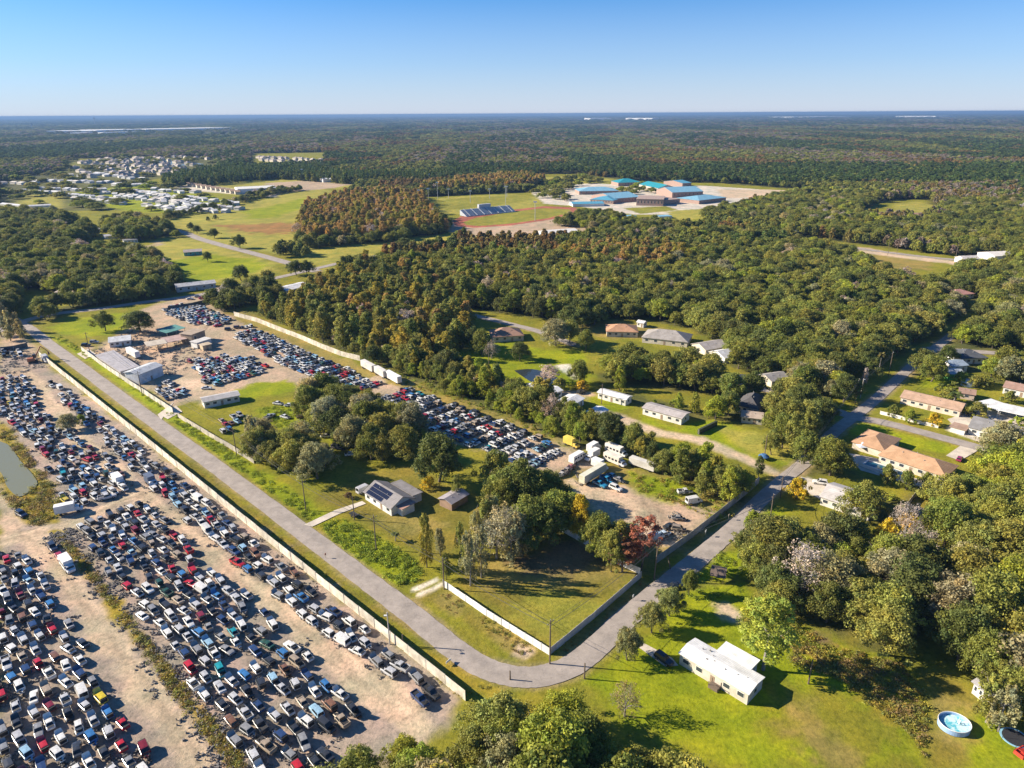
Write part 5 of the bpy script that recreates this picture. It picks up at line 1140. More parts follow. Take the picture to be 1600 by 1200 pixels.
for (p1, p2, dp, h_, rf_, rh_, wc, rcc, lb) in [
  ((905,304),(966,303),32,6,'hip',6,BRK,TB,'brick school block with a pale blue roof, leftmost of the campus'),
  ((966,291),(1002,290),30,7,'hip',7,BRK,TD,'school block with a bright teal roof at the back'),
  ((922,317),(958,319),34,6,'hip',5,BRK,TL,'low blue-roofed school block at the front left'),
  ((960,317),(1000,314),48,7,'gable',6,BRK,TB,'school block with a large pale blue gable roof'),
  ((994,321),(1036,322),38,10,'flat',.6,BRK,(.45,.33,.27),'tall flat-roofed brick school gymnasium'),
  ((1037,320),(1062,318),30,7,'flat',.6,BRK,(.42,.31,.26),'lower brick block joined to the gymnasium'),
  ((1028,301),(1056,300),60,8,'gabley',6,(.5,.42,.36),TD,'school block with a teal gable roof right of centre'),
  ((1050,309),(1098,307),42,9,'gable',7,BRK,TB,'biggest blue-roofed school block at the right'),
  ((1066,292),(1080,291),40,7,'gable',4,BRK,TL,'blue-roofed school block behind at the right'),
  ((1092,319),(1134,314),34,6,'hip',5,BRK,TB,'rightmost brick school block with a pale blue roof'),
  ((895,323),(944,322),22,4,'gable',2,WHT,TL,'low blue-roofed building by the running track'),
  ((1030,342),(1050,341),10,3,'flat',.2,WHT,TB,'small blue-topped classroom by the field'),
  ((976,342),(994,341),10,3,'flat',.2,WHT,TB,'small pale classroom left of the courts'),
  ((1050,352),(1066,351),10,3,'flat',.2,WHT,(.7,.7,.7),'small white classroom behind the trees')]:
    B('school_building', lb, 'school building', p1, p2, dp*1.15, h_*.82, rf_, rh_*.75, wc, rcc, 8 if h_ > 5 else 2, 0, 0, rk='metalroof', wk=None, detail=h_ > 5)
for (p1, p2, dp, h_, rcc, lb) in [((372,303),(432,300),40,7,(.82,.80,.77),'large white flat-roofed building beyond the wide field'),((505,285),(525,284),18,5,(.8,.78,.75),'small white building beyond the rust copse'),
  ((1416,343),(1448,342),16,4,(.45,.25,.2),'long pink-roofed house in the distant right clearing'),((1553,408),(1595,406),18,4,(.85,.80,.75),'white-roofed building by the east road'),((1228,369),(1246,368),12,4,(.6,.62,.66),'grey house at the bend of the east road'),
  ((1127,377),(1146,376),12,3.5,(.8,.8,.8),'white house beside the east road'),((1085,366),(1100,365),10,3.5,(.35,.5,.6),'blue-roofed house beside the east road'),((1505,412),(1530,411),10,3.5,(.7,.65,.6),'pale house by the east road trees'),
  ((1560,430),(1585,429),14,3.5,(.8,.78,.76),'white-roofed house right of the east road')]:
    B('building', lb, 'building', p1, p2, dp, h_, 'gable', 1.8, WHT, rcc, 0, 0, 0, detail=False, rk='metalroof', wk=None)
# row of shops beyond the field
for i in range(11):
    t = i/10; x = 293+t*75; y = 291+t*13; B('house', 'brown-roofed unit, %s from the left before the large white building' % ordn(i+1), 'house', (x, y), (x+8, y-.4), 16, 4, 'gable', 2, CRM, (.40,.27,.19), 0, 0, 0, detail=False, group='brown-roofed units in a row')
# mobile home park and the far housing estate
def row(p, q, n, kind, w_px, dep, colr, jit=.6, rk_=1):
    for i in range(n):
        t = (i+.5)/n; x = lerp(p[0], q[0], t)+random.uniform(-jit, jit)*2; y = lerp(p[1], q[1], t)+random.uniform(-jit, jit)
        c = random.choice(colr)
        if kind == 'm': B('mobile_home', 'pale mobile home, %s from the left in the %s park row from the front' % (ordn(i+1), ordn(rk_)), 'mobile home', (x, y), (x+w_px, y-.3+random.uniform(-.5, .9)), dep*random.uniform(.8, 1.2), 3.2, 'gable', 1.4, (.6,.6,.58), c, 0, 0, 0, detail=False, group='mobile homes in the park')
        else: B('house', 'pale house, %s from the top in the %s row of the far estate' % (ordn(i+1), ordn(rk_)), 'house', (x, y), (x+w_px, y+random.uniform(-.4, .6)), dep, 5, 'hip', 3, CRM, c, 0, 0, 0, detail=False, group='houses in the far estate')
MC = [(.75,.75,.76), (.66,.67,.70), (.55,.56,.60), (.7,.66,.6), (.45,.42,.42)]; HC = [(.42,.36,.33), (.36,.30,.28), (.50,.44,.40), (.32,.28,.27)]
PR = []
for p, q, n, wpx in [((95,306),(180,315),8,11),((135,297),(240,305),8,12),((190,300),(372,321),18,10),((175,309),(310,327),11,12),((215,322),(290,335),6,11),((60,284),(165,287),9,11),((0,289),(60,285),5,11),((95,276),(165,274),6,10),((240,314),(330,326),8,10),((60,296),(125,300),5,12),((105,312),(190,322),7,1),((150,303),(250,314),8,1),((205,303),(300,317),8,1),((20,300),(90,304),6,1),((250,326),(350,334),8,1),((120,270),(220,282),8,1),((300,322),(370,330),6,10),((170,290),(230,292),5,10),((230,298),(300,303),5,10)]:
    PR.append((p, q, int(n*1.25)))
for k_, (p, q, n) in enumerate(sorted(PR, key=lambda r: -(r[0][1]+r[1][1]))): row(p, q, n, 'm', 7.5, 13, MC, .9, k_+1)
EST_ = 0
for p, q, n in [((157,249),(236,275),8),((180,248),(262,273),8),((202,247),(282,268),7),((130,252),(210,279),7),((118,254),(200,281),9),((145,250),(225,276),9),((168,249),(250,275),9),((190,248),(272,272),9),((212,248),(290,266),8),((232,247),(300,260),7),((105,262),(140,280),4),((215,243),(330,250),9),((395,247),(500,252),11),((400,251),(480,256),8),((335,250),(360,258),3)]:
    EST_ += 1; row(p, q, int(n*1.2), 'h', 5.5, 15, HC, .6, EST_)
pond('estate_pond_water', [(232,254),(260,251),(300,254),(318,257),(290,259),(250,257)], M_WATER2, .3)
# white warehouses on the horizon and stacks
def farbox(name, label, cat, p1, p2, dep, h_, col_):
    t = B(name, label, cat, p1, p2, dep, h_, 'flat', .8, col_, col_, 0, 0, 0, detail=False, rk=None, wk=None); t.location.z = float(drop(t.location.x, t.location.y))
for (p1, p2, dp, h_, lb) in [((73,208),(150,207.5),250,14,'left part of the long white roof complex on the left horizon'),((150,207.2),(230,205.5),330,16,'middle part of the long white roof complex on the left horizon'),((228,205.8),(362,202.6),330,16,'right part of the long white roof complex on the left horizon'),((110,210),(135,210),60,12,'small white building before the long white roofs, left'),((162,210),(215,208.5),60,12,'small white building before the long white roofs, right'),
   ((1266,184.6),(1330,184),900,22,'wide white warehouse roof on the right horizon'),((1240,184.6),(1256,184.4),600,24,'small white warehouse left of the wide one on the right horizon'),((1462,184),(1492,183.6),800,28,'short white warehouse near the right end of the horizon'),((922,187.2),(955,187),700,26,'white warehouse on the horizon above the school'),((1019,187),(1035,186.8),700,26,'smaller white warehouse on the horizon above the school')]:
    farbox('warehouse', lb, 'warehouse', p1, p2, dp, h_, (.85,.84,.83))
def stack(px_, y0, H_, r, lab):
    g = G(px_, y0); t = thing('smokestack', lab, 'smokestack', tuple(g)); m = MB(); m.tube((0, 0, 0), (0, 0, H_*.86), r, r*.75, 12); m.build('shaft', [plain((.3,.32,.36), .8, .1, .05)], t)
    m = MB(); m.tube((0, 0, H_*.86), (0, 0, H_), r*1.7, r*1.7, 12); m.build('head', [plain((.12,.14,.18), .8, .1, .05)], t)
stack(149, 196, 95, 5, 'tall grey tower standing on the left horizon'); stack(50, 200, 45, 7, 'short pale tower far left below the horizon')
# stadium
g, rz, L = frame_of((729,339), (806,331)); t = thing('bleachers', 'grey stadium stand with a press box beside the red running track', 'bleachers', tuple(g), rz); m = MB()
for k in range(12): m.box(0, L, k*1.2, k*1.2+1.2, .3 if k else 0, .8+k*.55)
m.build('seating', [plain((.40,.44,.50), .5, .2, .3)], t); m = MB(); m.box(L*.38, L*.62, 14.5, 18, 0, 11); m.build('press_box', [plain((.45,.47,.52), .6, .2, .3)], t)
for k in range(7):
    m = MB(); x = L*(k+.5)/7; m.slab([(x-.6, -.1, 1.0), (x+.6, -.1, 1.0), (x+.6, 14.3, 7.5), (x-.6, 14.3, 7.5)], -.1); m.build('aisle', [plain((.7,.7,.7), .6, .1, .5)], t)
def tallpole(px_, py_, H_, lab, grp):
    g = G(px_, py_); t = thing('floodlight_pole', lab, 'light pole', tuple(g), 0, grp); m = MB(); m.tube((0, 0, 0), (0, 0, H_), .35, .25, 6); m.build('pole', [plain((.5,.5,.5), .5, .1, 1)], t)
    m = MB(); m.box(-2, 2, -.3, .3, H_-1.6, H_); m.build('lamp_bank', [M_LIGHT], t)
FLP = [(655,),(670,),(684,),(701,),(735,),(765,),(790,),(792,),(836,),(473,),(631,),(671,)]
for a in [(655,320,20),(670,320,22),(684,311,24),(701,310,14),(735,316,16),(765,310,14),(790,319,24),(792,308,16),(836,345,22),(473,281,20),(631,286,10),(671,284,14)]:
    k_ = sorted(x[0] for x in FLP).index(a[0])+1; tallpole(*a, 'tall floodlight pole, %s from the left around the school sports fields' % ordn(k_), 'floodlight poles')
# ------------------------------------------------------------------ fences
def fence(name, label, px, h, col, kind='corrugated', seg=6.0, thick=.06, top=True, post=(.5, .48, .45), group=None):
    P = [G(*p, h if top else 0) for p in px]
    for p in P: p.z = 0
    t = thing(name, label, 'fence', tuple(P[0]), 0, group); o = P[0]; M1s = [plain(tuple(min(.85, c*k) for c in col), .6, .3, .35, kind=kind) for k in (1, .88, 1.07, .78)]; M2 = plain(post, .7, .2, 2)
    for a, b in zip(P[:-1], P[1:]):
        d = b-a; L = d.length; d.normalize(); nn = Vector((-d.y, d.x, 0)); n = max(1, round(L/seg))
        for i in range(n):
            p = a+d*(L*i/n)-o; q = a+d*(L*(i+1)/n-.04)-o; hz = h*random.uniform(.965, 1.03); j = nn*random.uniform(-.03, .03); m = MB()
            p0 = p+nn*thick/2+j; p1 = p-nn*thick/2+j; q0 = q+nn*thick/2+j; q1 = q-nn*thick/2+j; up = Vector((0, 0, hz)); dn = Vector((0, 0, -.2))
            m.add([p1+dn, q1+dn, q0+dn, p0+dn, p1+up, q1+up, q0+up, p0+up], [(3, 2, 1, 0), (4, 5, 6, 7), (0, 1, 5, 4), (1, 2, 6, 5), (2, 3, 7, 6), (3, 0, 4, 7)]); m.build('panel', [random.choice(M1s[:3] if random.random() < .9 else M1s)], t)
            if i % 1 == 0:
                c = p-nn*(thick/2+.07)*0; m = MB(); m.box(c.x-.07, c.x+.07, c.y-.07, c.y+.07, 0, h+.08); m.build('post', [M2], t)
    return t
fence('metal_fence', 'long white sheet-metal fence between the lower salvage yard and the main road', [(60,549),(275,720),(400,820),(560,947),(727,1079)], 2.7, (.72,.66,.55), seg=6.5, post=(.42,.40,.36))
fence('metal_fence', 'white sheet-metal wall of the upper yard on the far verge of the main road', [(126,541),(160,566),(193,588),(232,613),(269,637)], 2.3, (.66,.62,.55))
fence('metal_fence', 'weathered fence from the yard drive to the mossy trees along the verge', [(277,645),(325,674),(360,694),(396,716)], 2.0, (.50,.45,.38))
fence('metal_fence', 'pale fence along the wood behind the upper salvage yard', [(365,487),(400,496),(430,508),(470,523),(500,536),(531,548),(562,556)], 2.6, (.66,.60,.50))
fence('vinyl_fence', 'white vinyl fence on the main road side of the fenced lawn', [(692,906),(706,915),(760,952),(859,1013)], 1.9, (.80,.79,.77), kind=None, seg=2.6, post=(.8,.8,.8))
fence('vinyl_fence', 'white fence with shade painted in, on the side street side of the fenced lawn', [(860,1012),(930,955),(1003,892)], 1.9, (.58,.56,.55), kind=None, seg=2.6, post=(.6,.6,.6))  # white vinyl; its street-side shade is put into the grey panel and post colour
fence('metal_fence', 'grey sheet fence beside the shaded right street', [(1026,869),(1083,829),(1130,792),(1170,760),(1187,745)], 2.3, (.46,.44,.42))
fence('metal_fence', 'white fence behind the fenced lawn under the dark oaks', [(870,817),(930,850),(965,872),(1001,888)], 1.8, (.74,.72,.70))
fence('picket_fence', 'low white fence along the junction in front of the tan-roofed long house', [(1376,642),(1420,653),(1467,664)], 1.3, (.8,.78,.75), kind=None, seg=2.6, post=(.8,.8,.8))
fence('white_wall', 'white garden wall below the tan hip-roofed house', [(1342,722),(1375,735),(1420,751)], 1.2, (.78,.76,.72), kind=None)
fence('white_wall', 'white garden wall at the right end of the tan hip-roofed house', [(1436,752),(1478,768)], 1.3, (.78,.77,.75), kind=None)
fence('wooden_fence', 'weathered board fence up from the bare trees to the white wall', [(1415,789),(1437,761)], 1.7, (.42,.36,.30), seg=2.5)
fence('wooden_fence', 'weathered board fence right of the white-walled shed', [(1459,820),(1483,779)], 1.7, (.42,.36,.30), seg=2.5)
fence('hedge_fence', 'dark fence at the end of the lawn by the grey-roofed mobile home', [(1092,671),(1120,657)], 2.0, (.05,.06,.04), kind=None, thick=.9)
fence('metal_fence', 'dark fence at the top left end of the lower yard', [(-30,546),(20,540),(42,535)], 2.4, (.10,.11,.12))
fence('metal_fence', 'dark yard wall along the cross road behind the upper yard cars', [(262,478),(300,473),(330,466)], 2.6, (.12,.13,.15))
# ------------------------------------------------------------------ poles and wires
def upole(px_, py_, H_, label, arm=True, lean=(0, 0), light=False, cat='pole'):
    g = G(px_, py_); t = thing('utility_pole', label, cat, tuple(g)); m = MB(); m.tube((0, 0, -.2), (lean[0], lean[1], H_), .19, .13, 8); m.build('pole', [M_WOOD if not light else plain((.45,.42,.38), .8, .2, 2)], t)
    if arm:
        m = MB(); d = V*1.1; m.tube((lean[0]-d[0], lean[1]-d[1], H_-.7), (lean[0]+d[0], lean[1]+d[1], H_-.7), .07, .07, 6); m.build('crossarm', [M_WOOD], t)
        for s_ in (-1, 0, 1):
            m = MB(); c = Vector((lean[0]+d[0]*s_*.9, lean[1]+d[1]*s_*.9, H_-.66 if s_ else H_)); m.tube(c, c+Vector((0, 0, .25)), .06, .05, 6); m.build('insulator', [plain((.5,.5,.5), .3, .1, 2)], t)
    if light:
        m = MB(); m.tube((0, 0, H_-.5), (-1.6*U[0]-1.2, -1.6*U[1], H_), .05, .05, 6); m.build('lamp_arm', [M_RIM], t)
        m = MB(); m.box(-1.6*U[0]-1.7, -1.6*U[0]-1.0, -1.6*U[1]-.2, -1.6*U[1]+.2, H_-.12, H_+.08); m.build('lamp_head', [M_LIGHT], t)
    return Vector((g.x+lean[0], g.y+lean[1], H_))
PT = [upole(140,549,10.5,'utility pole at the far end of the main road wall'), upole(222,615,10.5,'utility pole in front of the tall white shed'), upole(370,712,11,'utility pole beside the mossy trees on the verge'),
      upole(478,797,10.5,'utility pole near the driveway of the solar-panel house'), upole(588,858,11,'utility pole among the bright weeds of the verge'), upole(694,920,9.5,'utility pole at the left end of the white vinyl fence'), upole(859,1037,12,'tall utility pole at the outer corner of the white vinyl fence')]
PT2 = [PT[-1], upole(1022,905,12,'utility pole at the back corner of the fenced lawn', lean=(.4,.2)), upole(1203,813,9,'utility pole right of the street among low scrub'), upole(1219,778,8,'utility pole near the yellow-green bush'), upole(1336,630,11,'utility pole on the grass wedge at the junction'), upole(1388,588,12,'pale utility pole beside the street end', light=False)]
upole(554,812,8,'short pole on the lawn by the solar-panel house driveway', arm=False); upole(913,1060,4.2,'short dark post on the inside of the road bend', arm=False, cat='post')
upole(609,1006,9,'lamp post behind the white sheet-metal fence', arm=False, light=True, cat='lamp post'); upole(630,1010,3.4,'thin post at the white sheet-metal fence', arm=False, cat='post')
upole(940,631,9,'pole in front of the white mobile home nearest the pond', arm=False); upole(1194,716,9,'pole beside the blue canopy on the lawn', arm=False); upole(1344,622,9,'street lamp pole at the junction', arm=False, light=True, cat='lamp post')
upole(1048,889,3.4,'leaning short post on the street verge', arm=False, cat='post', lean=(-.9,.5)); upole(1263,1068,6.5,'thin dark post on the lawn behind the white mobile home', arm=False, cat='post'); upole(764,575,10,'pole on the meadow before the pond', arm=False); upole(797,1062,2.5,'small post at the outer edge of the road bend', arm=False, cat='post')
for a in [(1387,398,12),(1401,396,16),(1465,395,13),(1324,387,9),(1492,408,16)]: upole(*a, 'distant pole along the east road at x %d' % 0 if False else {1387:'short pole on the east road left of the tallest one',1401:'tallest pole on the east road',1465:'pole on the east road by the oaks',1324:'leftmost pole on the east road',1492:'pole where the east road leaves the field'}[a[0]], arm=False)
def wire(a, b, sag, label, r=.035):
    m = MB(); n = 10; pts = [a.lerp(b, i/n)-Vector((0, 0, sag*4*(i/n)*(1-i/n))) for i in range(n+1)]
    for p, q in zip(pts[:-1], pts[1:]): m.tube(p, q, r, r, 4, cap=False)
    tag(m.build('power_line', [plain((.08,.08,.08), .5, .1, 1)]), label, 'power line', 'power lines between utility poles')
for chain, rd in ((PT, 'main road'), (PT2, 'right street')):
    for k_, (a, b) in enumerate(zip(chain[:-1], chain[1:])):
        for dz, ul in ((-.4, 'upper'), (-1.6, 'lower')): wire(a+Vector((0, 0, dz)), b+Vector((0, 0, dz)), .9, '%s power line, %s span from the far end along the %s' % (ul, ordn(k_+1), rd) if rd == 'main road' else '%s power line, %s span from the lawn corner up the %s' % (ul, ordn(k_+1), rd), .05 if dz < -1 else .03)
# ------------------------------------------------------------------ other vehicles
def boxtruck(px_, py_, rz, L, label, col, cabcol=(.7,.7,.7), cab=True, h=3.3, wd=2.4, name='box_truck', cat='truck', win=False):
    g = G(px_, py_); t = thing(name, label, cat, tuple(g), rz); M = plain(col, .5, .2, .5, kind='corrugated' if not win else None); z0 = .9 if not win else .55; x1 = L/2-(2.0 if cab else 0)
    m = MB(); m.box(-L/2, x1, -wd/2, wd/2, z0, h, tx=.04, ty=.04); m.build('box', [M], t)
    m = MB(); m.box(-L/2+.1, x1-.1, -wd/2+.1, wd/2-.1, h+.002, h+.06); m.build('roof', [plain(tuple(min(.85, c*1.15) for c in col), .6, .25, .4)], t)
    if cab:
        m = MB(); loft(m, [(x1+.05, wd*.46, .5, 2.1, .02), (x1+1.1, wd*.46, .5, 2.0, .03), (x1+1.35, wd*.45, .5, 1.35, .03), (x1+2.0, wd*.42, .55, 1.15, .02)]); m.build('cab', [plain(cabcol, .45, .2, .6)], t)
        m = pane([(x1+1.37, -wd*.40, 1.4), (x1+1.37, wd*.40, 1.4), (x1+1.14, wd*.38, 1.95), (x1+1.14, -wd*.38, 1.95)], .03, .95); m.build('windshield', [M_GLASS], t)
    if win:
        for k in range(int(L/1.6)):
            for sg in (-1, 1):
                x = -L/2+.8+k*1.5; m = MB(); m.box(x, x+.9, min(sg*wd/2*.97, sg*(wd/2+.03)), max(sg*wd/2*.97, sg*(wd/2+.03)), 1.6, 2.3); m.build('window', [M_GLASS], t)
    for x in ((-L*.3, L*.33) if cab or win else (-L*.36, -L*.28)):
        for sg in (-1, 1): m = MB(); m.tube((x, sg*(wd/2-.25), .42), (x, sg*(wd/2+.0), .42), .42, .42, 12); m.build('wheel', [M_TYRE], t)
    if not cab and not win: m = MB(); m.box(L*.28, L*.32, -.8, .8, 0, .9); m.build('landing_leg', [M_ENG], t)
    FOOT.append((g.x, g.y, L/2)); return t
az = lambda p, q: math.atan2((G(*q)-G(*p)).y, (G(*q)-G(*p)).x)
for a, b, lb in [((567,573),(585,583),'leftmost grey semi-trailer in a row of three beside the wood'),((588,583),(603,592),'middle semi-trailer in a row of three beside the wood'),((605,590),(625,601),'rightmost white semi-trailer in a row of three beside the wood')]:
    boxtruck((a[0]+b[0])/2, (a[1]+b[1])/2, az(a, b), 11.5 if b[0] != 603 else 9.5, lb, (.62,.60,.57) if b[0] != 625 else (.8,.78,.74), cab=False, h=3.8, name='semi_trailer', cat='trailer')
boxtruck(209,557, az((194,550),(218,563)), 12, 'white semi-trailer in the middle of the upper yard buildings', (.8,.78,.77), cab=False, h=3.8, name='semi_trailer', cat='trailer')
boxtruck(926,748, AV, 12.5, 'long beige trailer beside the blue wrecks', (.62,.60,.48), cab=False, h=3.6, name='semi_trailer', cat='trailer')
boxtruck(1004,732, az((988,727),(1016,737)), 10, 'grey-white trailer standing alone by the green weeds', (.55,.53,.50), cab=False, h=3.2, name='semi_trailer', cat='trailer')
boxtruck(893,697, AU+math.pi, 6.5, 'yellow box truck at the back of the lower car rows', (.72,.55,.10), (.7,.5,.1)); boxtruck(903,719, AV, 8, 'white camper van right of the crushed cars', (.74,.72,.70), name='camper_van', cat='camper', win=True, h=3)
boxtruck(928,704, AV, 6.5, 'white box truck behind another white box truck', (.74,.74,.74)); boxtruck(925,717, AV+math.pi, 6.5, 'white box truck in front of another white box truck', (.72,.70,.68)); boxtruck(937,732, AU+math.pi, 6, 'boxy white truck above the long beige trailer', (.76,.74,.72))
boxtruck(963,709, az((945,702),(980,716)), 9, 'dirty white motorhome, upper of two side by side', (.70,.66,.62), name='motorhome', cat='camper', win=True, h=3.2); boxtruck(961,724, az((945,717),(978,731)), 9, 'dirty cream motorhome, lower of two side by side', (.66,.60,.52), name='motorhome', cat='camper', win=True, h=3.2)
boxtruck(107,888, AU+math.pi, 7.2, 'white camper parked on the dirt lane beside the weed strip', (.80,.79,.77), name='camper_van', cat='camper', win=True, h=3.1)
boxtruck(109,801, AV-.35, 7.5, 'white box truck lying beside the cross lane in the lower yard', (.8,.79,.77)); boxtruck(187,757, AU+math.pi, 7.0, 'white panel truck at the edge of the far left block', (.78,.78,.77))
boxtruck(72,565, AU+math.pi, 6.5, 'grey box truck by the scrap grab', (.5,.5,.52)); boxtruck(237,757, AU+math.pi, 6.0, 'dark blue box truck beside the dirt lane', (.10,.13,.20))
def car(px_, py_, rz, kind, state, cname, col, label):
    g = G(px_, py_); parts = next(v[3] for v in VAR if v[0] == kind and v[1] == state); put_car(g.x, g.y, rz, parts, kind, col, label); FOOT.append((g.x, g.y, 1.5))
W_, S_, BK, RE = (.74,.74,.72), (.42,.43,.45), (.02,.024,.03), (.50,.02,.03)
car(1037,1033, az((1022,1022),(1053,1044)), 'suv','whole','black',(.015,.02,.035),'dark SUV parked on the driveway of the white mobile home')
car(1281,756, az((1290,757),(1272,754)),'suv','whole','white',W_,'white SUV on the concrete drive of the grey-white roofed house')
car(1056,918, az((1044,918),(1068,914)),'sedan','whole','black',BK,'dark sedan under the small tree on the right street')
car(569,768, AV,'van','whole','silver',(.55,.55,.57),'silver van beside the solar-panel house')
car(909,614, az((900,616),(918,611)),'suv','whole','black',BK,'dark SUV on the pale track near the pond')
car(34,806, az((26,802),(42,811)),'suv','whole','dark',(.02,.03,.07),'dark blue SUV alone on the sandy lane left of the pond weeds')
car(83,858, AU+math.pi,'suv','whole','dark',(.03,.04,.07),'dark car in front of the red one on the lane by the weed strip'); car(94,872, AU+math.pi,'sedan','whole','red',(.40,.03,.06),'red sedan on the lane just ahead of the white camper')
car(168,779, AV-.3,'pickup','whole','silver',(.6,.6,.61),'silver pickup beside the cross lane'); car(1499,719, AV,'hatchback','whole','pink',(.30,.03,.10),'dark pink car on the drive of the tan hip-roofed house')
for x, y, c, l in [(297,468,W_,'white'),(309,464,S_,'silver'),(316,467,RE,'red'),(328,463,W_,'second white')]: car(x, y, AV-.4,'sedan','whole','',c,'%s car parked by the cross road wall' % l)
car(135,541, .1,'suv','whole','black',BK,'dark car behind the far end of the white yard wall'); car(148,536, .1,'suv','whole','silver',S_,'silver car behind the far end of the white yard wall')
for x, y, r, k_, st_, c, l in [(435,632,-.3,'sedan','hood_off',W_,'white wreck at the left of a pair in the grassy clearing'),(453,635,-.1,'sedan','no_front',W_,'white wreck at the right of a pair in the grassy clearing'),(446,653,-.5,'sedan','hood_off',(.7,.72,.72),'pale wreck right of the grey pickup in the clearing'),(422,653,1.2,'pickup','whole',(.3,.32,.36),'grey pickup in the grassy clearing'),
   (474,653,.4,'pickup','no_front',(.25,.15,.10),'rusty wreck at the edge of the clearing trees'),(527,701,-.4,'suv','no_front',(.45,.38,.36),'wreck in the bright grass hollow'),(511,683,.1,'sedan','hood_off',W_,'white wreck in shade under the trees'),(549,711,.3,'sedan','hood_off',W_,'white wreck beside the shaded yard'),
   (937,759,AU+math.pi,'pickup','whole',(.03,.25,.45),'blue pickup in front of the long beige trailer'),(948,752,AU+math.pi,'pickup','no_front',(.04,.30,.55),'second blue wreck by the beige trailer'),(957,746,AU+math.pi,'sedan','no_front',(.10,.40,.60),'light blue wreck behind the blue wrecks'),(962,765,AU+math.pi,'suv','whole',W_,'white SUV alone on the sandy yard'),
   (968,752,AU+math.pi,'sedan','no_front',(.3,.3,.3),'grey wreck behind the white SUV'),(1071,771,.1,'pickup','no_front',(.6,.6,.6),'pale wreck in the far corner weeds'),(1084,786,.3,'van','whole',(.7,.7,.7),'white van in the far corner weeds'),(1061,812,-.2,'sedan','no_front',(.3,.28,.26),'stripped wreck on the sandy patch'),
   (1047,824,.5,'sedan','hood_off',BK,'black wreck behind the fence corner'),(1061,829,-.3,'suv','no_front',(.3,.25,.2),'brown wreck by the grey sheet fence'),(1025,842,.6,'van','whole',(.35,.5,.65),'pale blue van behind the grey sheet fence'),(1037,838,.5,'pickup','no_front',(.5,.6,.7),'blue-white wreck beside the pale blue van'),
   (886,738,AV,'pickup','no_front',(.35,.3,.28),'brownish crushed wreck at the lower end of the car rows'),(893,731,AV,'sedan','no_front',(.35,.10,.10),'reddish crushed wreck at the lower end of the car rows'),(879,743,AV,'sedan','no_front',(.5,.48,.45),'pale crushed wreck at the lower end of the car rows'),
   (358,516,.2,'suv','no_front',BK,'dark wreck on the dirt above the car rows'),(372,513,.2,'suv','no_front',(.2,.1,.1),'brown wreck on the dirt above the car rows'),(323,608,.0,'sedan','whole',W_,'white car alone on the sandy yard beside the small car block'),(340,510,.6,'sedan','whole',RE,'red car at the front of the top car block')]:
    car(x, y, r, k_, st_, '', c, l)
# scrap grab: orange loader with a boom
g = G(52,566); t = thing('scrap_loader', 'rusty orange scrap grab with a folded boom at the top of the lower yard', 'loader', tuple(g), .6); OR = plain((.40,.14,.06), .6, .4, 2)
m = MB()
for s_ in (-1, 1): m.box(-2.2, 2.2, s_*1.1-.3, s_*1.1+.3, 0, .9, tx=.3)
m.build('track', [M_ENG], t); m = MB(); m.box(-2.4, 1.0, -1.3, 1.3, .95, 2.4, tx=.15, ty=.1); m.build('body', [OR], t); m = MB(); m.box(.3, 1.9, -1.2, .1, 2.42, 4.2, tx=.15, ty=.1); m.build('cab', [M_GLASS], t)
m = MB(); m.tube((1, .6, 2), (4.5, .6, 7.5), .35, .25, 6); m.tube((4.5, .6, 7.5), (7.2, .6, 4.2), .25, .18, 6); m.build('boom', [OR], t); m = MB(); m.box(6.7, 7.7, .1, 1.1, 2.6, 4.2, tx=.3, ty=.3); m.build('grab', [OR], t)
# pools, trampoline, play things, tank, canopy
g = G(1490,1135); t = thing('swimming_pool', 'round above-ground pool with pale water on the lawn at the bottom right', 'pool', tuple(g)); m = MB(); n = 40; R_ = 2.65; v = []; f = []
for i in range(n):
    a = 2*math.pi*i/n; c, s_ = math.cos(a)*1.12, math.sin(a)
    v += [(R_*c, R_*s_, 0), (R_*c, R_*s_, 1.15), (R_*.94*c, R_*.94*s_, 1.15), (R_*.94*c, R_*.94*s_, .1)]
for i in range(n):
    a = i*4; b = (i+1) % n*4; f += [(a, b, b+1, a+1), (a+1, b+1, b+2, a+2), (a+2, b+2, b+3, a+3)]
m.add(v, f); m.build('pool_wall', [plain((.30,.45,.68), .4, .15, 2)], t)
m = MB(); m.add([(R_*.94*1.12*math.cos(2*math.pi*i/n), R_*.94*math.sin(2*math.pi*i/n), .62) for i in range(n)], [tuple(range(n))]); MP, nt, b = newmat('pool_water'); nz = noise(nt, .9, 3); rr = ramp(nt, [(.42, (.10,.45,.55)), (.58, (.55,.72,.74))]); nt.links.new(nz.outputs[0], rr.inputs[0]); nt.links.new(rr.outputs[0], b.inputs['Base Color']); b.inputs['Roughness'].default_value = .15; m.build('pool_water', [MP], t)
m = MB()
for s_ in (-.25, .25): m.tube((.6, s_, .1), (.9, s_, 1.9), .04, .04, 6); m.tube((1.5, s_, .1), (.9, s_, 1.9), .04, .04, 6)
for k in range(4): m.box(.68+k*.05, .8+k*.05, -.25, .25, .5+k*.35, .54+k*.35)
m.build('ladder', [M_WHITE], t)
m = MB()
for i in range(n):
    a, b = [2*math.pi*q/n for q in (i, i+1)]; m.tube((R_*1.12*math.cos(a), R_*math.sin(a), 1.18), (R_*1.12*math.cos(b), R_*math.sin(b), 1.18), .07, .07, 6, cap=False)
m.build('pool_rim', [M_WHITE], t)
g = G(1584,1158); t = thing('trampoline', 'round dark trampoline with a light blue rim at the right edge', 'trampoline', tuple(g)); m = MB(); R_ = 2.5
m.add([(R_*.86*math.cos(2*math.pi*i/32), R_*.86*math.sin(2*math.pi*i/32), .9) for i in range(32)], [tuple(range(32))]); m.build('jumping_mat', [plain((.03,.03,.035), .7, .2, 2)], t)
m = MB()
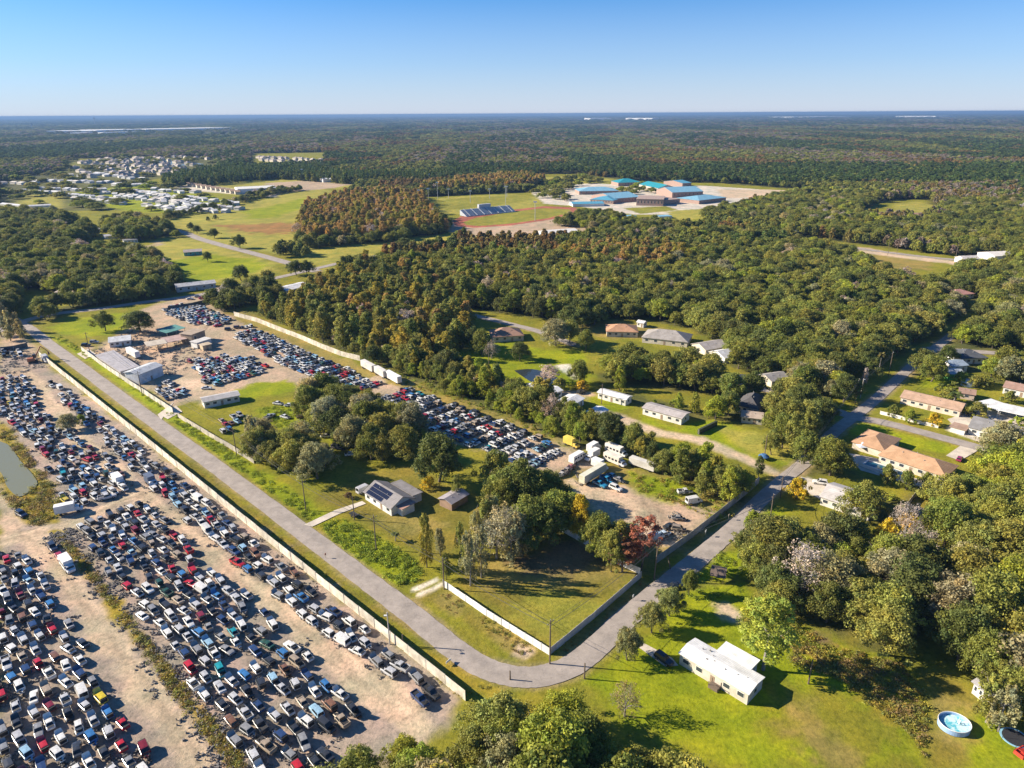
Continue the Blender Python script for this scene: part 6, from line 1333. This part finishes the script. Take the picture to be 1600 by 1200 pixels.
for i in range(32):
    a, b = [2*math.pi*q/32 for q in (i, i+1)]; m.add([(r*math.cos(q), r*math.sin(q), .93) for r, q in ((R_*.87, a), (R_, a), (R_, b), (R_*.87, b))], [(0, 1, 2, 3)]); m.tube((R_*math.cos(a), R_*math.sin(a), .9), (R_*math.cos(b), R_*math.sin(b), .9), .05, .05, 6, cap=False)
m.build('rim_pad', [plain((.25,.48,.62), .6, .15, 2)], t)
for k in range(6):
    a = k*math.pi/3; m = MB(); m.tube((R_*math.cos(a), R_*math.sin(a), 0), (R_*math.cos(a), R_*math.sin(a), 2.4), .04, .04, 6); m.build('enclosure_pole', [M_ENG], t)
g = G(1597,1180); t = thing('play_slide', 'red plastic play set below the trampoline', 'play set', tuple(g), .4); RP = plain((.60,.06,.04), .4, .15, 2)
m = MB(); m.box(-1.4, 1.4, -.9, .9, .3, .6); m.box(-1.4, -1.25, -.9, .9, .6, 1.1); m.box(1.25, 1.4, -.9, .9, .6, 1.1); m.box(-1.4, 1.4, .75, .9, .6, 1.1); m.build('tub', [RP], t); m = MB(); m.slab([(1.4, -.4, 1.0), (1.4, .4, 1.0), (-1.0, .4, 1.6), (-1.0, -.4, 1.6)], .08); m.build('slide', [RP], t)
g = G(1512,602); t = thing('water_tank', 'round white tank between the green-walled building and the carport', 'tank', tuple(g)); m = MB(); m.tube((0, 0, 0), (0, 0, 2.4), 3, 3, 28); m.tube((0, 0, 2.4), (0, 0, 3.3), 3, .2, 28); m.build('shell', [plain((.74,.78,.84), .5, .15, 1)], t); m = MB(); m.tube((0, 0, 3.25), (0, 0, 3.6), .35, .35, 12); m.build('lid', [M_RIM], t)
g = G(1193,717); t = thing('blue_canopy', 'small blue dome canopy on the lawn beside the street', 'canopy', tuple(g)); m = MB(); m.tube((0, 0, 1.1), (0, 0, 1.9), 1.9, .8, 14); m.build('cover', [plain((.05,.14,.30), .6, .15, 2)], t)
for k in range(4): a = k*math.pi/2; m = MB(); m.tube((1.5*math.cos(a), 1.5*math.sin(a), 0), (1.5*math.cos(a), 1.5*math.sin(a), 1.2), .04, .04, 6); m.build('leg', [M_RIM], t)
g = G(1381,732); t = thing('swimming_pool', 'dark blue sunken pool behind the tan hip-roofed house', 'pool', tuple(g), az((1340,720),(1385,735))); m = MB(); m.box(-6, 6, -2, 2, .06, .10); m.build('pool_water', [plain((.02,.10,.16), .1, .1, 1)], t); m = MB(); m.box(-6.5, 6.5, -2.5, -2, .05, .16); m.box(-6.5, 6.5, 2, 2.5, .05, .16); m.box(-6.5, -6, -2, 2, .05, .16); m.box(6, 6.5, -2, 2, .05, .16); m.build('pool_rim', [M_WHITE], t)
g = G(1346,704); t = thing('parasol', 'white tent-shaped sunshade beside the tan-roofed house', 'sunshade', tuple(g)); m = MB(); m.tube((0, 0, 2.1), (0, 0, 3.4), 2.8, .1, 4); m.build('canopy', [plain((.75,.80,.88), .7, .1, 1)], t); m = MB(); m.tube((0, 0, 0), (0, 0, 2.4), .05, .05, 6); m.build('pole', [M_RIM], t)
def sign(px_, py_, col_, label, H_=1.4, w_=.5):
    g = G(px_, py_); t = thing('sign_post', label, 'sign', tuple(g), .9); m = MB(); m.tube((0, 0, 0), (0, 0, H_), .04, .04, 6); m.build('post', [M_RIM], t); m = MB(); m.box(-w_/2, w_/2, -.04, .04, H_-.5, H_+.1); m.build('plate', [plain(col_, .5, .1, 1)], t)
sign(989,938,(.8,.8,.78),'white marker sign on the verge of the right street',1.6,.6); sign(1102,838,(.8,.8,.78),'white marker sign beside the grey sheet fence',2.0,.7); sign(1138,812,(.6,.5,.4),'tan marker sign near the driveway mouth',1.8,.6); sign(509,872,(.35,.12,.08),'brown marker post on the verge weeds of the main road',1.5,.4)
sign(701,1037,(.82,.8,.76),'white panel lying upright by the fence at the road bend',1.0,1.6); sign(255,703,(.78,.76,.7),'white stump-like marker in the lower yard',1.0,.8) if False else None
g = G(553,806); t = thing('utility_trailer', 'small dark trailer beside the house driveway', 'trailer', tuple(g), AU); m = MB(); m.box(-1.6, 1.4, -.8, .8, .45, .8); m.tube((1.4, 0, .5), (2.4, 0, .5), .05, .05, 6); m.build('bed', [M_ENG], t)
for sg in (-1, 1): m = MB(); m.tube((0, sg*.82, .3), (0, sg*.98, .3), .3, .3, 12); m.build('wheel', [M_TYRE], t)
# ------------------------------------------------------------------ forests
rf = np.random.default_rng(5)
KEEP = []   # (x,y,radius) filled by buildings etc.
def colname(c):
    return {DK: 'dark green', MID: 'green', OLV: 'olive', BRT: 'bright green', GRY: 'grey-green', RST: 'rust-brown', GLD: 'golden', BAR: 'pale bare', PIN: 'dark', CYP: 'yellow-brown'}.get(c, 'brown')
ALLT = []
carxy = np.array([(c['x'], c['y']) for c in CARS])
bxy = np.array(FOOT) if FOOT else np.zeros((1, 3))
def free(x, y, r=3.0):
    ok = np.ones(len(x), bool)
    for c, wd in ROADLINES:
        if len(c) < 3: continue
        ok &= linedist(x, y, c) > wd/2+r
    for bx, by, br in bxy: ok &= (x-bx)**2+(y-by)**2 > (br+r*.6)**2
    return ok
wpoly = []; HP = [GP(h) for h in HOLES]
for wi, (nm, pal, s, scl, poly) in enumerate(WOODS):
    pg = GP(poly); wpoly.append(pg); lo, hi = pg.min(0), pg.max(0)
    gx, gy_ = np.meshgrid(np.arange(lo[0], hi[0], s), np.arange(lo[1], hi[1], s*.92))
    gx = gx+(np.arange(gx.shape[0]) % 2)[:, None]*s/2
    x = gx.ravel()+rf.normal(size=gx.size)*s*.28; y = gy_.ravel()+rf.normal(size=gx.size)*s*.28
    k = (sdist(x, y, pg) < 0) & free(x, y)
    for h_ in HP: k &= sdist(x, y, h_) > 0
    x, y = x[k], y[k]
    P_ = PAL[pal]; wts = np.array([p[0] for p in P_]); wts = wts/wts.sum(); cum = np.cumsum(wts)
    t = np.clip(.5+(fbm(x/28, y/28, 40+wi)-.5)*2.0+rf.normal(size=len(x))*.22, 0, .999); t = (t+rf.uniform(0, 1, len(x))*.35) % 1
    for xx_, yy_, tt in zip(x, y, t):
        p = P_[int(np.searchsorted(cum, tt))]; q = scl*rf.uniform(.72, 1.28)
        c = np.array(p[2])*rf.uniform(.85, 1.2)*np.array([rf.uniform(.92, 1.12), 1, rf.uniform(.85, 1.15)])
        ALLT.append((xx_, yy_, p[1], q*(1.12 if p[1] == 'tall' else .98)*(s/7.)**.5, q*rf.uniform(.9, 1.12), rf.uniform(0, 6.28), tuple(c), nm, colname(p[2])))
# the wide forest to the horizon
clr = [GP(c) for c in CLEARINGS]
fx, fy = [], []; y = 600.0
while y < 34000:
    s = max(7.0, y/125.); hw = y*.78+80; n = int(2*hw/s); xs = (np.arange(n)-n/2)*s+rf.normal(size=n)*s*.3; fx.append(xs); fy.append(y+rf.normal(size=n)*s*.3); y += s*.95
fx = np.concatenate(fx); fy = np.concatenate(fy)
k = np.ones(len(fx), bool)
kx, ky, kz = proj(np.stack([fx, fy, 0*fx], 1)); k &= ky < 402
for c in clr: k &= sdist(fx, fy, c) > 2
for c, wp in zip(WOODS, wpoly): k &= sdist(fx, fy, wp) > 1
for sx0, sx1, sy0, sy1 in [(560,800,201.5,204.5),(650,1000,200.5,203),(300,480,211,213),(900,1200,186,187.6),(1200,1400,189,191),(1400,1600,191,193),(250,500,194,196),(60,375,203,213),(120,260,195,197),(470,560,206.5,208),(1150,1330,187,190),(1440,1500,185,188),(900,1060,187,190)]:
    k &= ~((kx > sx0) & (kx < sx1) & (ky > sy0) & (ky < sy1) & (rf.uniform(0, 1, len(fx)) < .8))
k &= free(fx, fy, 2)
fx, fy, kx, ky = fx[k], fy[k], kx[k], ky[k]
print('far forest', len(fx))
n = len(fx); s = np.maximum(7.0, fy/125.)
a = fbm(fx/260, fy/900, 60, 4); b = fbm(fx/90, fy/160, 61, 4); c_ = fbm(fx/500, fy/2500, 62, 3); d_ = rf.uniform(0, 1, n)
col = np.empty((n, 3)); kd = np.zeros(n, int)
def setc(mask, cc, kind):
    col[mask] = cc; kd[mask] = rf.choice(FARIDX[kind], mask.sum())
setc(np.ones(n, bool), MID, 'oak'); setc(d_ < .35, DK, 'oak'); setc((d_ > .35) & (d_ < .6), OLV, 'oak')
pm = (a > .52); setc(pm & (d_ < .8), PIN, 'pine'); setc(pm & (d_ >= .8), (.18, .22, .05), 'tall')
rm = (b > .60) & (kx > 380); setc(rm & (d_ < .5), (.30, .19, .06), 'tall'); setc(rm & (d_ >= .5), (.26, .21, .06), 'tall')
gm = (c_ > .56) & (d_ < .4); setc(gm, (.28, .23, .17), 'oak')
belt = (ky < 292) & (ky > 262) & (kx > 700); setc(belt & (d_ < .7), (.13, .19, .045), 'pine')
col *= rf.uniform(.75, 1.3, (n, 1))*np.stack([rf.uniform(.93, 1.12, n), np.ones(n), rf.uniform(.85, 1.15, n)], 1)
kr = {'oak': 6.5, 'tall': 4.3, 'pine': 2.8}; rad = np.ones(n)
for kk, r_ in kr.items():
    for i in FARIDX[kk]: rad[kd == i] = r_
sxy = (s*.62/rad)*rf.uniform(.8, 1.25, n); hh = rf.uniform(.75, 1.2, n)*(1+np.clip((fy-3000)/14000, 0, .5)); tl = np.isin(kd, FARIDX['pine']+FARIDX['tall']); hh[tl] *= .85
far_pts = np.stack([fx, fy, drop(fx, fy)-.1], 1); far_scl = np.stack([sxy, sxy, hh], 1)
# individual trees: hand placed + the nearest of the woods
MINE = 0
for (bx, by, kind, h_, wd, col_, lab) in TREES:
    g = G(bx, by); v = KIND[kind][0]; var = MINE; vv = KIND[kind][var % len(KIND[kind])]
    put_tree(g.x, g.y, kind, wd/2/vv['R'], h_/vv['H'], rf.uniform(0, 6.28), col_, lab, None, var); MINE += 1
TX = np.array([(t[0], t[1], 7) for t in ALLT]); tx, ty, tz = proj(TX)
vis = (tx > -10) & (tx < 1612) & (ty < 1215)
od = sorted(np.nonzero(vis)[0], key=lambda i: tz[i]-40*(ALLT[i][4]))
NI = 292-MINE; si = set(od[:NI]); 
KW = {'oak': 'broad-crowned tree', 'tall': 'slender tree', 'pine': 'pine', 'bush': 'low bush', 'moss': 'mossy tree', 'bare': 'bare-branched tree', 'oaklow': 'small tree'}
byl = {}
for i in si:
    t = ALLT[i]; byl.setdefault((t[8].replace('pale bare', 'pale'), KW[t[2]], t[7]), []).append(i)
for (cn_, kw_, ar_), ls_ in byl.items():
    ls_.sort(key=lambda i: tx[i])
    for k_, i in enumerate(ls_):
        t = ALLT[i]; lab = '%s %s%s in the %s' % (cn_, kw_, ', '+ordn(k_+1)+' from the left' if len(ls_) > 1 else '', ar_)
        put_tree(t[0], t[1], t[2], t[3], t[4], t[5], t[6], lab, ('%s %ss in the %s' % (cn_, kw_, ar_)).replace('bushs', 'bushes'), i)
restt = [i for i in range(len(ALLT)) if i not in si and (tx[i] > -150 and tx[i] < 1750 and ty[i] < 1330)]
mp, mr, ms, mi_, mc = [], [], [], [], []
nf = len(FAR_T)
for i in restt:
    t = ALLT[i]; mp.append((t[0], t[1], -.05)); mr.append(t[5]); ms.append((t[3]*(.88+.24*((i*7919) % 97)/97), t[3]*(.88+.24*((i*104729) % 89)/89), t[4])); mc.append(t[6])
    mi_.append(nf+MIDIDX[t[2]][i % len(MIDIDX[t[2]])] if tz[i] < 1000 else FARIDX[t[2]][i % len(FARIDX[t[2]])])
stuff_points('forest', 'continuous forest of oaks, pines and rust-coloured cypress reaching to the horizon', 'forest', FAR_T+MID_T,
   np.concatenate([np.array(mp), far_pts]), np.concatenate([mr, rf.uniform(0, 6.28, n)]), np.concatenate([np.array(ms), far_scl]), np.concatenate([mi_, kd]), np.concatenate([np.array(mc), col]))
print('TREES woods', len(ALLT), 'individual', len(si)+MINE, 'rest', len(restt))
# ------------------------------------------------------------------ weeds and rough grass
def weed_mesh(seed, R, H, n, size):
    r_ = np.random.default_rng(seed); q, t = leaves(r_, [(r_.normal()*R*.45, r_.normal()*R*.45, H*.35, R*.5, H*.5) for _ in range(6)], n, size); return quadmesh('weed', q, t, M_FOLI)
WT = [weed_mesh(500+i, .9, .7, 16, .13) for i in range(4)]
def weeds(name, label, areas):
    P_, S_, C_ = [], [], []
    for poly, dens, sc_, cols in areas:
        pg = GP(poly); lo, hi = pg.min(0), pg.max(0); n_ = int((hi[0]-lo[0])*(hi[1]-lo[1])*dens); x = rf.uniform(lo[0], hi[0], n_); y = rf.uniform(lo[1], hi[1], n_)
        cl_ = fbm(x/3.5, y/3.5, 77, 3); k = (sdist(x, y, pg) < -.2) & (cl_ > .36); k &= free(x, y, .3); x, y = x[k], y[k]
        for a_, b_ in zip(x, y):
            c = np.array(cols[rf.integers(len(cols))])*rf.uniform(.8, 1.2); q = sc_*rf.uniform(.5, 1.3); P_.append((a_, b_, -.1)); S_.append((q, q, q*rf.uniform(.7, 1.2))); C_.append(c)
    print(name, len(P_))
    stuff_points(name, label, 'weeds', WT, P_, rf.uniform(0, 6.28, len(P_)), S_, rf.integers(0, 4, len(P_)), np.array(C_))
YW = [(.36,.30,.05), (.30,.28,.045), (.38,.27,.06), (.24,.24,.05)]; GW = [(.27,.33,.03), (.34,.39,.03), (.21,.27,.03)]; BW = [(.26,.18,.08), (.34,.24,.08), (.21,.21,.06)]
weeds('yellow_weeds', 'yellow-brown weeds in strips beside the salvage yard lanes and pond', [
 ([(95,832),(112,850),(170,925),(240,1010),(300,1085),(350,1150),(395,1200),(360,1205),(320,1150),(262,1075),(205,995),(150,920),(105,858),(80,830)], 1.5, 1.15, YW+BW),
 ([(0,655),(20,672),(45,712),(75,745),(95,785),(88,815),(50,822),(25,798),(10,775),(30,776),(55,760),(58,748),(32,718),(15,695),(0,688)], .7, 1.4, YW+BW),
 ([(0,740),(12,765),(30,778),(26,800),(0,770)], .7, 1.2, YW+BW),
 ([(300,745),(500,905),(700,1068),(790,1070),(720,1095),(500,908),(300,750)], .5, .6, YW),
 ([(70,552),(300,728),(500,888),(640,998),(560,958),(500,902),(300,745),(66,562)], .35, .55, YW),
 ([(1220,995),(1300,1005),(1410,1040),(1450,1090),(1450,1200),(1425,1150),(1370,1115),(1320,1070),(1235,1035)], 1.3, 1.1, YW+BW),
 ([(868,1024),(905,1013),(960,972),(1020,912),(1005,902),(945,962),(885,1005)], .8, .45, [(.40,.22,.05), (.34,.22,.06)]),
 ([(685,928),(705,923),(730,945),(715,960),(690,948)], 1.0, .6, YW+BW), ([(745,962),(790,970),(835,1015),(815,1027),(765,1000)], 1.0, .6, YW+BW),
 ([(600,592),(700,622),(800,660),(885,700),(905,690),(800,648),(700,612),(625,580)], .3, .9, YW+GW),
 ([(340,466),(450,512),(570,568),(620,585),(640,580),(560,555),(450,505),(350,462)], .2, .8, YW+GW)])
weeds('green_weeds', 'tall bright green weeds along the road verge and rough lots', [
 ([(500,818),(540,808),(600,845),(650,878),(660,905),(625,915),(570,880),(520,845)], 1.1, 1.1, GW),
 ([(250,640),(272,645),(392,725),(470,778),(500,803),(480,812),(400,755),(280,668)], .8, .9, GW),
 ([(75,524),(130,556),(250,638),(262,640),(250,632),(130,546),(95,524)], .6, .8, GW),
 ([(985,740),(1060,748),(1090,765),(1150,800),(1160,805),(1120,830),(1090,800),(1050,785),(1000,770)], .5, 1.2, GW+YW),
 ([(515,665),(560,662),(600,680),(580,700),(530,700)], .7, 1.3, GW), ([(400,640),(470,628),(500,650),(480,670),(430,668)], .4, 1.1, GW),
 ([(1150,960),(1200,940),(1260,985),(1320,1012),(1300,1030),(1230,1000),(1180,1000)], .7, 1.3, GW+YW),
 ([(1060,915),(1120,858),(1165,850),(1185,905),(1130,950),(1080,940)], .25, 1.0, GW),
 ([(1470,810),(1520,800),(1560,830),(1500,860)], .6, 1.5, GW)])
# ------------------------------------------------------------------ air
m = bpy.data.materials.new('haze'); m.use_nodes = True; nt = m.node_tree; nt.nodes.clear()
o_ = nt.nodes.new('ShaderNodeOutputMaterial'); pv = nt.nodes.new('ShaderNodeVolumePrincipled'); pv.inputs['Color'].default_value = (.20, .345, .60, 1); pv.inputs['Density'].default_value = HAZE; pv.inputs['Anisotropy'].default_value = .1
nt.links.new(pv.outputs[0], o_.inputs['Volume'])
hz = MB(); hz.box(-46000, 46000, -300, 47000, -1.3, CH+4); tag(hz.build('haze', [m]), kind='stuff', label='thin blue air haze over the whole landscape')
